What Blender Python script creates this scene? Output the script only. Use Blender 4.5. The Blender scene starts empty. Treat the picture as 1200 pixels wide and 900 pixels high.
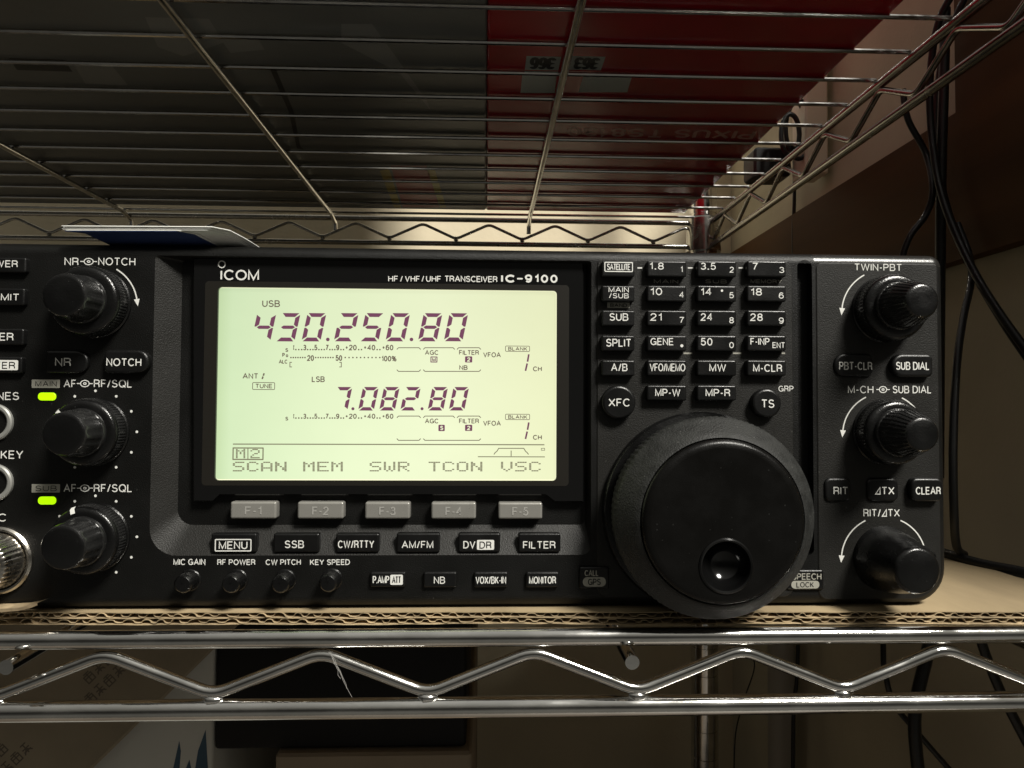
import bpy, math, random
from mathutils import Vector, Matrix, noise
from mathutils.geometry import tessellate_polygon
random.seed(7)
S = bpy.context.scene
COL = S.collection
PI = math.pi
R = math.radians

# ------------------------------------------------------------------ camera
F = 857.0                      # focal length in photo pixels (1200 x 900)
H0 = 0.45                      # camera height above the floor
CAM = Vector((0, -0.235, H0))
yaw, pitch, roll = R(2.15), R(1.8), R(0.3)
fwd = Vector((math.sin(yaw)*math.cos(pitch), math.cos(yaw)*math.cos(pitch), math.sin(pitch)))
rt = Vector((math.cos(yaw), -math.sin(yaw), 0))
up = rt.cross(fwd)
rt2 = rt*math.cos(roll) + up*math.sin(roll)
up2 = up*math.cos(roll) - rt*math.sin(roll)
cd = bpy.data.cameras.new('camera')
cam = bpy.data.objects.new('camera', cd); COL.objects.link(cam)
cam.matrix_world = Matrix(((rt2.x, up2.x, -fwd.x, CAM.x), (rt2.y, up2.y, -fwd.y, CAM.y), (rt2.z, up2.z, -fwd.z, CAM.z), (0, 0, 0, 1)))
cd.sensor_fit = 'HORIZONTAL'; cd.sensor_width = 36; cd.lens = 36*F/1200
cd.clip_start = 0.005; cd.clip_end = 50
S.camera = cam

def on(u, v, y=0.0):
    """photo measurement -> (x, z) on the vertical plane at depth y (used as a ruler while laying the panel out)"""
    d = fwd*F + rt2*(u-600) - up2*(v-450)
    t = (y - CAM.y)/d.y
    return CAM.x + d.x*t, CAM.z + d.z*t
def on3(u, v, y=0.0):
    x, z = on(u, v, y); return (x, y, z)

# ------------------------------------------------------------------ world, lamps, exposure
W = bpy.data.worlds.new('World'); S.world = W; W.use_nodes = True
bg = W.node_tree.nodes['Background']
def room_light():
    """dim room: lit ceiling and floor, dark band where the room is far away, brighter towards the right"""
    nt = W.node_tree; tc = nt.nodes.new('ShaderNodeTexCoord'); sp = nt.nodes.new('ShaderNodeSeparateXYZ')
    nt.links.new(tc.outputs['Generated'], sp.inputs[0])
    mz = nt.nodes.new('ShaderNodeMapRange'); mz.inputs[1].default_value = -1; mz.inputs[2].default_value = 1
    nt.links.new(sp.outputs[2], mz.inputs[0])
    cr = nt.nodes.new('ShaderNodeValToRGB'); e = cr.color_ramp.elements
    e[0].position = 0; e[0].color = (.13, .12, .10, 1)
    e[1].position = 1; e[1].color = (.50, .49, .45, 1)
    for p, v in ((.30, .15), (.42, .055), (.54, .028), (.60, .06), (.72, .20)):
        x = e.new(p); x.color = (v, v*.96, v*.84, 1)
    nt.links.new(mz.outputs[0], cr.inputs[0])
    mx = nt.nodes.new('ShaderNodeMapRange'); mx.inputs[1].default_value = -.8; mx.inputs[2].default_value = .8
    mx.inputs[3].default_value = .50; mx.inputs[4].default_value = 1.25
    nt.links.new(sp.outputs[0], mx.inputs[0]); nt.links.new(cr.outputs[0], bg.inputs[0]); nt.links.new(mx.outputs[0], bg.inputs[1])
room_light()

def lamp(name, loc, target, size, power, color, size_y=None):
    l = bpy.data.lights.new(name, 'AREA'); l.energy = power; l.color = color; l.size = size
    l.shape = 'DISK'
    o = bpy.data.objects.new(name, l); COL.objects.link(o); o.location = loc
    o.rotation_euler = (Vector(target)-Vector(loc)).to_track_quat('-Z', 'Y').to_euler()
    return o
lamp('ceiling_lamp', (1.42, -1.8, H0+2.4), (0.0, 0.0, H0), 0.90, 185.0, (1.0, 0.965, 0.885))
S.view_settings.view_transform = 'Standard'; S.view_settings.look = 'None'
S.view_settings.exposure = 0.0; S.view_settings.gamma = 1.0
S.render.engine = 'CYCLES'
try: S.cycles.use_denoising = True
except Exception: pass

# ------------------------------------------------------------------ materials
def mat(name, col, rough=0.5, metal=0.0, spec=0.5, emit=None, es=0.0, nscale=0, namt=0.0, bump=0.0, bscale=0, rvar=0.0, coords='Object', stretch=(1, 1, 1), coat=0.0):
    m = bpy.data.materials.new(name); m.use_nodes = True
    nt = m.node_tree; b = nt.nodes['Principled BSDF']
    b.inputs['Base Color'].default_value = (*col, 1); b.inputs['Roughness'].default_value = rough
    b.inputs['Metallic'].default_value = metal; b.inputs['Specular IOR Level'].default_value = spec
    b.inputs['Coat Weight'].default_value = coat
    if emit: b.inputs['Emission Color'].default_value = (*emit, 1); b.inputs['Emission Strength'].default_value = es
    if nscale or bscale:
        tc = nt.nodes.new('ShaderNodeTexCoord'); mp = nt.nodes.new('ShaderNodeMapping')
        mp.inputs['Scale'].default_value = stretch
        nt.links.new(tc.outputs[coords], mp.inputs[0])
    if nscale:
        n = nt.nodes.new('ShaderNodeTexNoise'); n.inputs['Scale'].default_value = nscale; n.inputs['Detail'].default_value = 6
        nt.links.new(mp.outputs[0], n.inputs[0])
        if namt:
            mr = nt.nodes.new('ShaderNodeMapRange'); mr.inputs[1].default_value = .3; mr.inputs[2].default_value = .7
            mr.inputs[3].default_value = 1-namt; mr.inputs[4].default_value = 1+namt
            nt.links.new(n.outputs[0], mr.inputs[0])
            mx = nt.nodes.new('ShaderNodeVectorMath'); mx.operation = 'SCALE'; mx.inputs[0].default_value = col
            nt.links.new(mr.outputs[0], mx.inputs['Scale']); nt.links.new(mx.outputs[0], b.inputs['Base Color'])
        if rvar:
            mr = nt.nodes.new('ShaderNodeMapRange'); mr.inputs[1].default_value = .35; mr.inputs[2].default_value = .65
            mr.inputs[3].default_value = max(.02, rough-rvar); mr.inputs[4].default_value = min(1, rough+rvar)
            nt.links.new(n.outputs[0], mr.inputs[0]); nt.links.new(mr.outputs[0], b.inputs['Roughness'])
    if bscale:
        n2 = nt.nodes.new('ShaderNodeTexNoise'); n2.inputs['Scale'].default_value = bscale; n2.inputs['Detail'].default_value = 3
        nt.links.new(mp.outputs[0], n2.inputs[0])
        bp = nt.nodes.new('ShaderNodeBump'); bp.inputs['Strength'].default_value = bump; bp.inputs['Distance'].default_value = 0.0004
        nt.links.new(n2.outputs[0], bp.inputs['Height']); nt.links.new(bp.outputs[0], b.inputs['Normal'])
    return m
M = {}
M['panel'] = mat('panel_plastic', (0.0036, 0.0036, 0.0032), 0.46, spec=.32, nscale=60, rvar=.06, bscale=2600, bump=.35)
M['grey'] = mat('lightened_panel_plastic', (0.0102, 0.0098, 0.0084), 0.50, spec=.36, nscale=60, rvar=.06, bscale=2600, bump=.35)  # same plastic, light on band, keypad and right field painted in as grey
M['gloss'] = mat('gloss_black_window', (0.006, 0.006, 0.006), 0.10, nscale=30, rvar=.04)
M['bezel'] = mat('screen_bezel', (0.014, 0.0125, 0.010), 0.35)
M['key'] = mat('key_plastic', (0.0048, 0.0048, 0.0048), 0.34, spec=.42, nscale=90, rvar=.06, bscale=2600, bump=.15)
M['knob'] = mat('knob_plastic', (0.0040, 0.0040, 0.0040), 0.25, spec=.5, nscale=120, rvar=.08, bscale=2200, bump=.2)
M['grip'] = mat('ribbed_grip', (0.012, 0.012, 0.012), 0.27, spec=.6, nscale=160, namt=.25)
M['rubber'] = mat('dial_rubber', (0.0165, 0.017, 0.0158), 0.62, spec=.4, nscale=260, namt=.35, rvar=.08, bscale=1800, bump=.6)
M['dial'] = mat('dial_face', (0.0032, 0.0030, 0.0027), 0.30, spec=.28, nscale=150, rvar=.05, bscale=2600, bump=.12)
M['dimple'] = mat('dimple_gloss', (0.004, 0.004, 0.004), 0.12)
M['print'] = mat('white_print', (0.78, 0.78, 0.74), 0.55)
M['dimprint'] = mat('grey_print', (0.17, 0.165, 0.14), 0.6)
M['tag'] = mat('grey_tag_print', (0.36, 0.35, 0.30), 0.6)
M['silver'] = mat('silver_key', (0.30, 0.292, 0.268), 0.30, metal=.35, nscale=300, rvar=.05)
M['led'] = mat('green_led', (0.3, 0.6, 0.0), 0.4, emit=(0.50, 1.0, 0.0), es=1.0)
M['chrome'] = mat('chrome_wire', (0.70, 0.69, 0.665), 0.10, metal=1, nscale=140, namt=.12, rvar=.08, bscale=900, bump=.06, stretch=(.4, 1, 1))
M['deckchrome'] = mat('deck_chrome_wire', (0.50, 0.49, 0.47), 0.17, metal=1, nscale=160, namt=.1, rvar=.05)
M['dullchrome'] = mat('dull_chrome_wire', (0.45, 0.44, 0.41), 0.22, metal=1, nscale=90, namt=.12, rvar=.06)
M['nickel'] = mat('nickel', (0.55, 0.52, 0.47), 0.25, metal=1, nscale=300, rvar=.08)
M['brass'] = mat('inner_contact', (0.30, 0.22, 0.14), 0.4, metal=1)
M['hole'] = mat('dark_hole', (0.004, 0.004, 0.004), 0.6)
M['board'] = mat('kraft_cardboard', (0.36, 0.275, 0.16), 0.85, nscale=45, namt=.2, bscale=500, bump=.3, stretch=(1, .25, 1))
M['flute'] = mat('corrugated_edge', (0.42, 0.32, 0.19), 0.9, nscale=240, namt=.4)
M['case'] = mat('painted_case', (0.02, 0.02, 0.019), 0.5, bscale=1500, bump=.3)
M['cable'] = mat('cable_rubber', (0.007, 0.007, 0.007), 0.42)
M['white'] = mat('white_paper', (0.74, 0.74, 0.70), 0.7)
M['blue'] = mat('blue_paper', (0.03, 0.05, 0.14), 0.45)

def dust(m, scale, th, col):
    """sparse specks of dust and lint, each with a place of its own"""
    nt = m.node_tree; b = nt.nodes['Principled BSDF']; bc = b.inputs['Base Color']
    tc = nt.nodes.new('ShaderNodeTexCoord'); vo = nt.nodes.new('ShaderNodeTexVoronoi'); vo.inputs['Scale'].default_value = scale
    nt.links.new(tc.outputs['Object'], vo.inputs['Vector'])
    sp = nt.nodes.new('ShaderNodeSeparateColor'); nt.links.new(vo.outputs['Color'], sp.inputs[0])
    rad = nt.nodes.new('ShaderNodeMath'); rad.operation = 'MULTIPLY'; rad.inputs[1].default_value = th
    pw = nt.nodes.new('ShaderNodeMath'); pw.operation = 'POWER'; pw.inputs[1].default_value = 5; nt.links.new(sp.outputs[0], pw.inputs[0]); nt.links.new(pw.outputs[0], rad.inputs[0])
    lt = nt.nodes.new('ShaderNodeMath'); lt.operation = 'LESS_THAN'; nt.links.new(vo.outputs['Distance'], lt.inputs[0]); nt.links.new(rad.outputs[0], lt.inputs[1])
    mx = nt.nodes.new('ShaderNodeMix'); mx.data_type = 'RGBA'; nt.links.new(lt.outputs[0], mx.inputs[0])
    src = bc.links[0].from_socket if bc.links else None
    if src: nt.links.new(src, mx.inputs[6])
    else: mx.inputs[6].default_value = bc.default_value
    mx.inputs[7].default_value = (*col, 1); nt.links.new(mx.outputs[2], bc)
dust(M['panel'], 560, .15, (.020, .020, .018)); dust(M['grey'], 560, .17, (.035, .035, .031)); dust(M['rubber'], 700, .26, (.05, .05, .047)); dust(M['dial'], 640, .16, (.016, .016, .015)); dust(M['knob'], 700, .16, (.02, .02, .02))
dust(M['case'], 500, .3, (.09, .09, .08))

# LCD: green-yellow backlight that is a little uneven across the glass
def lcd_mat():
    m = bpy.data.materials.new('lcd_backlight'); m.use_nodes = True
    nt = m.node_tree; b = nt.nodes['Principled BSDF']
    b.inputs['Base Color'].default_value = (.035, .04, .03, 1); b.inputs['Roughness'].default_value = .3
    tc = nt.nodes.new('ShaderNodeTexCoord'); sp = nt.nodes.new('ShaderNodeSeparateXYZ')
    nt.links.new(tc.outputs['Generated'], sp.inputs[0])
    cr = nt.nodes.new('ShaderNodeValToRGB'); e = cr.color_ramp.elements
    e[0].position = 0; e[0].color = (.53, .68, .38, 1)
    e[1].position = 1; e[1].color = (.80, .83, .52, 1)
    x = e.new(.045); x.color = (.64, .79, .49, 1)
    x = e.new(.30); x.color = (.76, .87, .56, 1)
    x = e.new(.65); x.color = (.84, .90, .60, 1)
    nt.links.new(sp.outputs[0], cr.inputs[0])
    n = nt.nodes.new('ShaderNodeTexNoise'); n.inputs['Scale'].default_value = 3.5; n.inputs['Detail'].default_value = 4
    nt.links.new(tc.outputs['Generated'], n.inputs[0])
    mr = nt.nodes.new('ShaderNodeMapRange'); mr.inputs[3].default_value = .95; mr.inputs[4].default_value = 1.05
    nt.links.new(n.outputs[0], mr.inputs[0])
    mz = nt.nodes.new('ShaderNodeMapRange'); mz.inputs[3].default_value = 1.06; mz.inputs[4].default_value = .95
    nt.links.new(sp.outputs[2], mz.inputs[0])
    mu = nt.nodes.new('ShaderNodeMath'); mu.operation = 'MULTIPLY'
    nt.links.new(mr.outputs[0], mu.inputs[0]); nt.links.new(mz.outputs[0], mu.inputs[1])
    nt.links.new(cr.outputs[0], b.inputs['Emission Color']); nt.links.new(mu.outputs[0], b.inputs['Emission Strength'])
    return m
M['lcd'] = lcd_mat()
M['lcdedge'] = mat('lcd_edge_glow', (.3, .3, .2), .4, emit=(.92, .93, .62), es=1.0)
M['seg'] = mat('lcd_segment', (0.03, 0.012, 0.02), 0.4, emit=(0.150, 0.046, 0.092), es=1.0)
M['lcdtext'] = mat('lcd_text', (0.03, 0.02, 0.02), 0.4, emit=(0.13, 0.105, 0.07), es=1.0)
M['lcddot'] = mat('lcd_dot_text', (0.03, 0.025, 0.02), 0.4, emit=(0.20, 0.19, 0.115), es=1.0)

# ------------------------------------------------------------------ mesh builder
class MB:
    def __init__(s): s.v = []; s.f = []; s.m = []; s.sm = []
    def add(s, verts, faces, mi=0, smooth=False):
        o = len(s.v); s.v += [tuple(p) for p in verts]
        for f in faces: s.f.append([i+o for i in f]); s.m.append(mi); s.sm.append(smooth)
    def loft(s, rings, mi=0, cap0=False, cap1=True, smooth=True, closed=True):
        n = len(rings[0]); vs = [p for r in rings for p in r]; fs = []
        for k in range(len(rings)-1):
            for i in range(n if closed else n-1):
                j = (i+1) % n
                fs.append((k*n+i, k*n+j, (k+1)*n+j, (k+1)*n+i))
        s.add(vs, fs, mi, smooth)
        if cap0: s.add(rings[0], [tuple(range(n-1, -1, -1))], mi)
        if cap1: s.add(rings[-1], [tuple(range(n))], mi)
    def box(s, x0, x1, y0, y1, z0, z1, mi=0):
        v = [(x, y, z) for x in (x0, x1) for y in (y0, y1) for z in (z0, z1)]
        s.add(v, [(0, 1, 3, 2), (4, 6, 7, 5), (0, 4, 5, 1), (2, 3, 7, 6), (0, 2, 6, 4), (1, 5, 7, 3)], mi)
    def tube(s, pts, r, n=10, mi=0, cap=True):
        P = [Vector(p) for p in pts]; rings = []; prev = None
        for i, p in enumerate(P):
            t = (P[min(i+1, len(P)-1)]-P[max(i-1, 0)]).normalized()
            if prev is None:
                a = Vector((0, 0, 1)) if abs(t.z) < .9 else Vector((1, 0, 0))
                prev = t.cross(a).normalized()
            prev = (prev - t*prev.dot(t)).normalized(); b = t.cross(prev)
            rr = r[i] if isinstance(r, (list, tuple)) else r
            rings.append([tuple(p+(prev*math.cos(2*PI*k/n)+b*math.sin(2*PI*k/n))*rr) for k in range(n)])
        s.loft(rings, mi, cap, cap)
    def lathe(s, prof, cx, cz, n=64, mi=0, y0=0.0, knurl=None, caps=True):
        """revolve (radius, depth-forward) about the y axis; knurl = (teeth, depth, first ring, last ring)"""
        rings = []
        for k, (r, y) in enumerate(prof):
            ring = []
            for i in range(n):
                a = 2*PI*i/n; rr = r
                if knurl and knurl[2] <= k <= knurl[3]:
                    rr = r + knurl[1]*(1 if (i*knurl[0]*2//n) % 2 else -1)
                ring.append((cx+rr*math.cos(a), y0-y, cz+rr*math.sin(a)))
            rings.append(ring)
        s.loft(rings, mi, False, caps)
    def build(s, name, mats, parent=None, loc=None):
        me = bpy.data.meshes.new(name); me.from_pydata(s.v, [], s.f)
        for m in (mats if isinstance(mats, (list, tuple)) else [mats]): me.materials.append(m)
        me.polygons.foreach_set('material_index', s.m); me.polygons.foreach_set('use_smooth', s.sm)
        me.update()
        try: me.set_sharp_from_angle(angle=R(38))
        except Exception: pass
        o = bpy.data.objects.new(name, me); COL.objects.link(o)
        if parent: o.parent = parent
        if loc: o.location = loc
        return o
def tag(o, label=None, cat=None, group=None, kind=None):
    for k, v in (('label', label), ('category', cat), ('group', group), ('kind', kind)):
        if v: o[k] = v
    return o
def empty(name, loc, label, cat, group=None):
    o = bpy.data.objects.new(name, None); COL.objects.link(o); o.location = loc
    o.empty_display_size = .02
    return tag(o, label, cat, group)
def adopt(o, parent):
    """parent a mesh built in world coordinates to an Empty that sits away from the origin"""
    o.parent = parent; o.matrix_parent_inverse = Matrix.Translation(parent.location).inverted(); return o

def rrect(x0, z0, x1, z1, r, y, seg=6, inset=0.0):
    """rounded rectangle ring, counter-clockwise seen from the front; r = one radius or (bl, br, tr, tl)"""
    if not isinstance(r, (list, tuple)): r = (r,)*4
    x0 += inset; z0 += inset; x1 -= inset; z1 -= inset
    lim = min(x1-x0, z1-z0)/2*.999
    r = [min(max(q-inset, 1e-5), lim) for q in r]
    out = []
    for (cx, cz, a0, q) in ((x0+r[0], z0+r[0], 180, r[0]), (x1-r[1], z0+r[1], 270, r[1]), (x1-r[2], z1-r[2], 0, r[2]), (x0+r[3], z1-r[3], 90, r[3])):
        for k in range(seg+1):
            a = R(a0+90*k/seg); out.append((cx+q*math.cos(a), y, cz+q*math.sin(a)))
    return out
def pix(u0, v0, u1, v1, y=0.0):
    """box measured in the photograph (left, top, right, bottom) -> x0, z0, x1, z1 on the plane y"""
    c = on((u0+u1)/2, (v0+v1)/2, y); k = (y-CAM.y)/F*1.0015
    w = (u1-u0)*k/2; h = (v1-v0)*k/2
    return c[0]-w, c[1]-h, c[0]+w, c[1]+h
def keycap(mb, b, r, h, f, base=0.0, mi=0):
    rings = [rrect(*b, r, base+.0006), rrect(*b, r, base-h+f)]
    for k in range(1, 5):
        a = k/4*PI/2
        rings.append(rrect(*b, r, base-h+f-f*math.sin(a), inset=f*(1-math.cos(a))))
    mb.loft(rings, mi)

# ------------------------------------------------------------------ stroke lettering
def arc(cx, cy, rx, ry, a0, a1, n=10):
    return [(cx+rx*math.cos(R(a0+(a1-a0)*k/n)), cy+ry*math.sin(R(a0+(a1-a0)*k/n))) for k in range(n+1)]
O9 = lambda w: arc(w/2, .5, w/2, .5, 0, 360, 20)
G = {
 'A': (.86, [[(0, 0), (.43, 1), (.86, 0)], [(.15, .34), (.71, .34)]]),
 'B': (.70, [[(0, .52), (.42, .52)]+arc(.42, .26, .28, .26, 90, -90)[1:]+[(0, 0), (0, 1), (.40, 1)]+arc(.40, .76, .25, .24, 90, -90)[1:]]),
 'C': (.80, [arc(.43, .5, .43, .5, 42, 318, 16)]),
 'D': (.76, [[(0, 0), (0, 1), (.32, 1)]+arc(.32, .5, .44, .5, 90, -90, 12)[1:]+[(0, 0)]]),
 'E': (.62, [[(.62, 1), (0, 1), (0, 0), (.64, 0)], [(0, .52), (.57, .52)]]),
 'F': (.58, [[(.58, 1), (0, 1), (0, 0)], [(0, .50), (.50, .50)]]),
 'G': (.84, [arc(.43, .5, .43, .5, 42, 330, 16), [(.46, .46), (.84, .46), (.84, 0)]]),
 'H': (.70, [[(0, 0), (0, 1)], [(.70, 0), (.70, 1)], [(0, .52), (.70, .52)]]),
 'I': (.0, [[(0, 0), (0, 1)]]),
 'K': (.70, [[(0, 0), (0, 1)], [(.66, 1), (0, .36)], [(.22, .58), (.70, 0)]]),
 'L': (.56, [[(0, 1), (0, 0), (.56, 0)]]),
 'M': (.86, [[(0, 0), (0, 1), (.43, .04), (.86, 1), (.86, 0)]]),
 'N': (.70, [[(0, 0), (0, 1), (.70, 0), (.70, 1)]]),
 'O': (.88, [O9(.88)]),
 'P': (.66, [[(0, 0), (0, 1), (.38, 1)]+arc(.38, .73, .28, .27, 90, -90)[1:]+[(0, .46)]]),
 'Q': (.88, [O9(.88), [(.52, .26), (.88, -.04)]]),
 'R': (.70, [[(0, 0), (0, 1), (.40, 1)]+arc(.40, .75, .27, .25, 90, -90)[1:]+[(0, .50)], [(.40, .50)]+[(.60, .42), (.65, .30), (.66, .12), (.70, 0)]]),
 'S': (.68, [arc(.34, .755, .30, .245, 20, 270, 12)+arc(.34, .255, .34, .255, 90, -160, 12)[1:]]),
 'T': (.68, [[(0, 1), (.68, 1)], [(.34, 1), (.34, 0)]]),
 'U': (.70, [[(0, 1), (0, .34)]+arc(.35, .34, .35, .34, 180, 360, 12)[1:]+[(.70, 1)]]),
 'V': (.78, [[(0, 1), (.39, 0), (.78, 1)]]),
 'W': (1.16, [[(0, 1), (.29, 0), (.58, 1), (.87, 0), (1.16, 1)]]),
 'X': (.76, [[(0, 0), (.76, 1)], [(0, 1), (.76, 0)]]),
 'Y': (.78, [[(0, 1), (.39, .44), (.78, 1)], [(.39, .44), (.39, 0)]]),
 'o': (.52, [arc(.26, .26, .26, .26, 0, 360, 14)]),
 '0': (.56, [O9(.56)]),
 '1': (.26, [[(0, .76), (.16, .80), (.26, 1), (.26, 0)]]),
 '2': (.56, [arc(.28, .72, .27, .28, 175, -30, 10)+[(.42, .46), (.08, .14), (0, 0), (.56, 0)]]),
 '3': (.56, [arc(.27, .75, .25, .25, 160, -90, 10)+arc(.27, .25, .29, .25, 90, -165, 10)[1:]]),
 '4': (.60, [[(.44, 0), (.44, 1), (0, .30), (.60, .30)]]),
 '5': (.56, [[(.52, 1), (.10, 1), (.04, .52)]+arc(.27, .32, .29, .32, 130, -160, 12)]),
 '6': (.56, [arc(.28, .32, .28, .32, 0, 360, 16), [(0, .34), (.02, .62)]+arc(.30, .62, .27, .38, 170, 40, 8)]),
 '7': (.54, [[(0, 1), (.54, 1), (.30, .5), (.17, 0)]]),
 '8': (.56, [arc(.28, .76, .24, .24, 0, 360, 16), arc(.28, .26, .28, .26, 0, 360, 16)]),
 '9': (.56, [arc(.28, .68, .28, .32, 0, 360, 16), [(.56, .66), (.54, .38)]+arc(.26, .38, .27, .38, -10, -140, 8)]),
 '/': (.34, [[(0, -.02), (.34, 1.02)]]),
 '-': (.30, [[(0, .40), (.30, .40)]]),
 '+': (.40, [[(0, .5), (.40, .5)], [(.2, .1), (.2, .9)]]),
 '.': (.13, [[(-.02, .02), (.15, .02)]]),
 '[': (.2, [[(.2, 1.1), (0, 1.1), (0, -.1), (.2, -.1)]]),
 ']': (.2, [[(0, 1.1), (.2, 1.1), (.2, -.1), (0, -.1)]]),
 '%': (.86, [arc(.18, .76, .18, .24, 0, 360, 12), arc(.68, .24, .18, .24, 0, 360, 12), [(.16, 0), (.70, 1)]]),
 '\u22bf': (.66, [[(.66, 0), (0, 0), (.66, 1), (.66, 0)]]),
 '\u2299': (1.55, [[(0, .5), (.36, .5)], arc(.775, .5, .42, .46, 0, 360, 18), arc(.775, .5, .13, .13, 0, 360, 10), [(1.19, .5), (1.55, .5)]]),
 ' ': (.14, []),
}
_k = [0]
def ribbon(mb, pts, t, y, mi):
    """flat stroke of width t through (x, z) points, lying just in front of the plane y"""
    _k[0] = (_k[0]+1) % 9; y = y-.00003-_k[0]*.000004
    P = [Vector(p) for p in pts]
    P = [p for i, p in enumerate(P) if i == 0 or (p-P[i-1]).length > 1e-7]
    n = len(P)
    if n < 2: return
    closed = n > 3 and (P[0]-P[-1]).length < 1e-6
    if closed: P = P[:-1]; n -= 1
    L = []; Rr = []
    for i in range(n):
        a = P[(i-1) % n] if (i > 0 or closed) else None
        b = P[(i+1) % n] if (i < n-1 or closed) else None
        d1 = (P[i]-a).normalized() if a is not None else None
        d2 = (b-P[i]).normalized() if b is not None else None
        if d1 is None: d1 = d2
        if d2 is None: d2 = d1
        n1 = Vector((-d1.y, d1.x)); n2 = Vector((-d2.y, d2.x))
        mn = n1+n2
        if mn.length < .25:
            nn = n1*(t/2)
        else:
            mn.normalize(); nn = mn*(t/2/max(mn.dot(n1), .48))
        L.append(P[i]+nn); Rr.append(P[i]-nn)
    vs = [(p.x, y, p.y) for p in L]+[(p.x, y, p.y) for p in Rr]
    fs = []
    for i in range(n if closed else n-1):
        j = (i+1) % n; fs.append((n+i, n+j, j, i))
    mb.add(vs, fs, mi)
def text(mb, s, u0, v0, u1, v1, y=0.0, mi=1, wt=.125, gap=.30, slant=0.0):
    """lettering whose ink fills the given box of the photograph on plane y"""
    x0, z0, x1, z1 = pix(u0, v0, u1, v1, y)
    texto(mb, s, x0, z0, x1, z1, y, mi, wt, gap, slant)
def texto(mb, s, x0, z0, x1, z1, y, mi, wt=.125, gap=.30, slant=0.0):
    h = z1-z0; t = h*wt; hh = h-t
    tot = sum(G[c][0] for c in s)+gap*(len(s)-1)
    sx = (x1-x0-t)/max(tot, 1e-6) if tot > 0.01 else hh
    x = x0+t/2
    for c in s:
        w, st = G[c]
        for pl in st:
            ribbon(mb, [(x+px*sx+slant*pz*hh, z0+t/2+pz*hh) for px, pz in pl], t*(1.15 if c == '.' else 1), y, mi)
        x += (w+gap)*sx
def frame(mb, u0, v0, u1, v1, y, mi, t, r=1.5):
    x0, z0, x1, z1 = pix(u0, v0, u1, v1, y)
    p = [(a, c) for a, b, c in rrect(x0, z0, x1, z1, r*.000274, y, 4, t/2)]
    ribbon(mb, p+[p[0]], t, y, mi)
def plate(mb, u0, v0, u1, v1, y, mi, r=1.5, lift=.00002):
    mb.add(rrect(*pix(u0, v0, u1, v1, y), r*.000274, y-lift, 4), [tuple(range(20))], mi)
def pline(mb, pts, t, y, mi):
    ribbon(mb, [on(u, v, y) for u, v in pts], t, y, mi)
def arrowarc(mb, cu, cv, r, a0, a1, y, mi, head=True):
    pts = [(cu+r*math.cos(R(a0+(a1-a0)*k/14)), cv-r*math.sin(R(a0+(a1-a0)*k/14))) for k in range(15)]
    pline(mb, pts, .00040, y, mi)
    if head:
        (ua, va), (ub, vb) = pts[-2], pts[-1]
        d = Vector((ub-ua, vb-va)).normalized(); nrm = Vector((-d.y, d.x))
        b = Vector((ub, vb)); tri = [b+d*7, b+nrm*3.4-d*1.5, b-nrm*3.4-d*1.5]
        w = [on(p.x, p.y, y) for p in tri]
        if (w[1][0]-w[0][0])*(w[2][1]-w[0][1])-(w[1][1]-w[0][1])*(w[2][0]-w[0][0]) < 0: w = [w[0], w[2], w[1]]
        mb.add([(a, y-.00009, c) for a, c in w], [(0, 1, 2)], mi)
def dot(mb, u, v, r, y, mi):
    x, z = on(u, v, y)
    mb.add([(x+r*math.cos(2*PI*k/12), y-.00006, z+r*math.sin(2*PI*k/12)) for k in range(12)], [tuple(range(12))], mi)

# ================================================================== the setting
BACK_Y = 0.59
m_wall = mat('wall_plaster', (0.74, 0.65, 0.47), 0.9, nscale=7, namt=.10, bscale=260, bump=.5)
def sheet(name, pts, m, label=None):
    mb = MB(); mb.add(pts, [(0, 1, 2, 3)]); return tag(mb.build(name, m), label, 'wall' if 'wall' in name else 'floor', None, 'structure')
SIDE_X = 0.282
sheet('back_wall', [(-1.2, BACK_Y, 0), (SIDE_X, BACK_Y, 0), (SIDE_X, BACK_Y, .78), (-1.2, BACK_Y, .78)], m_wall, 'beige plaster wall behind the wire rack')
sheet('side_wall', [(SIDE_X, BACK_Y, 0), (SIDE_X, -.10, 0), (SIDE_X, -.10, .78), (SIDE_X, BACK_Y, .78)], mat('shaded_wall_plaster', (0.50, 0.445, 0.325), 0.9, nscale=7, namt=.14, bscale=260, bump=.5), 'dim beige wall along the right side of the wire rack')  # darker copy of the back wall plaster, shade painted into the colour
sheet('floor', [(-1.2, -.25, 0), (1.2, -.25, 0), (1.2, BACK_Y, 0), (-1.2, BACK_Y, 0)], mat('floor_boards', (0.12, 0.10, 0.08), 0.5, nscale=12, namt=.2), 'dark floor under the wire rack')

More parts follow.
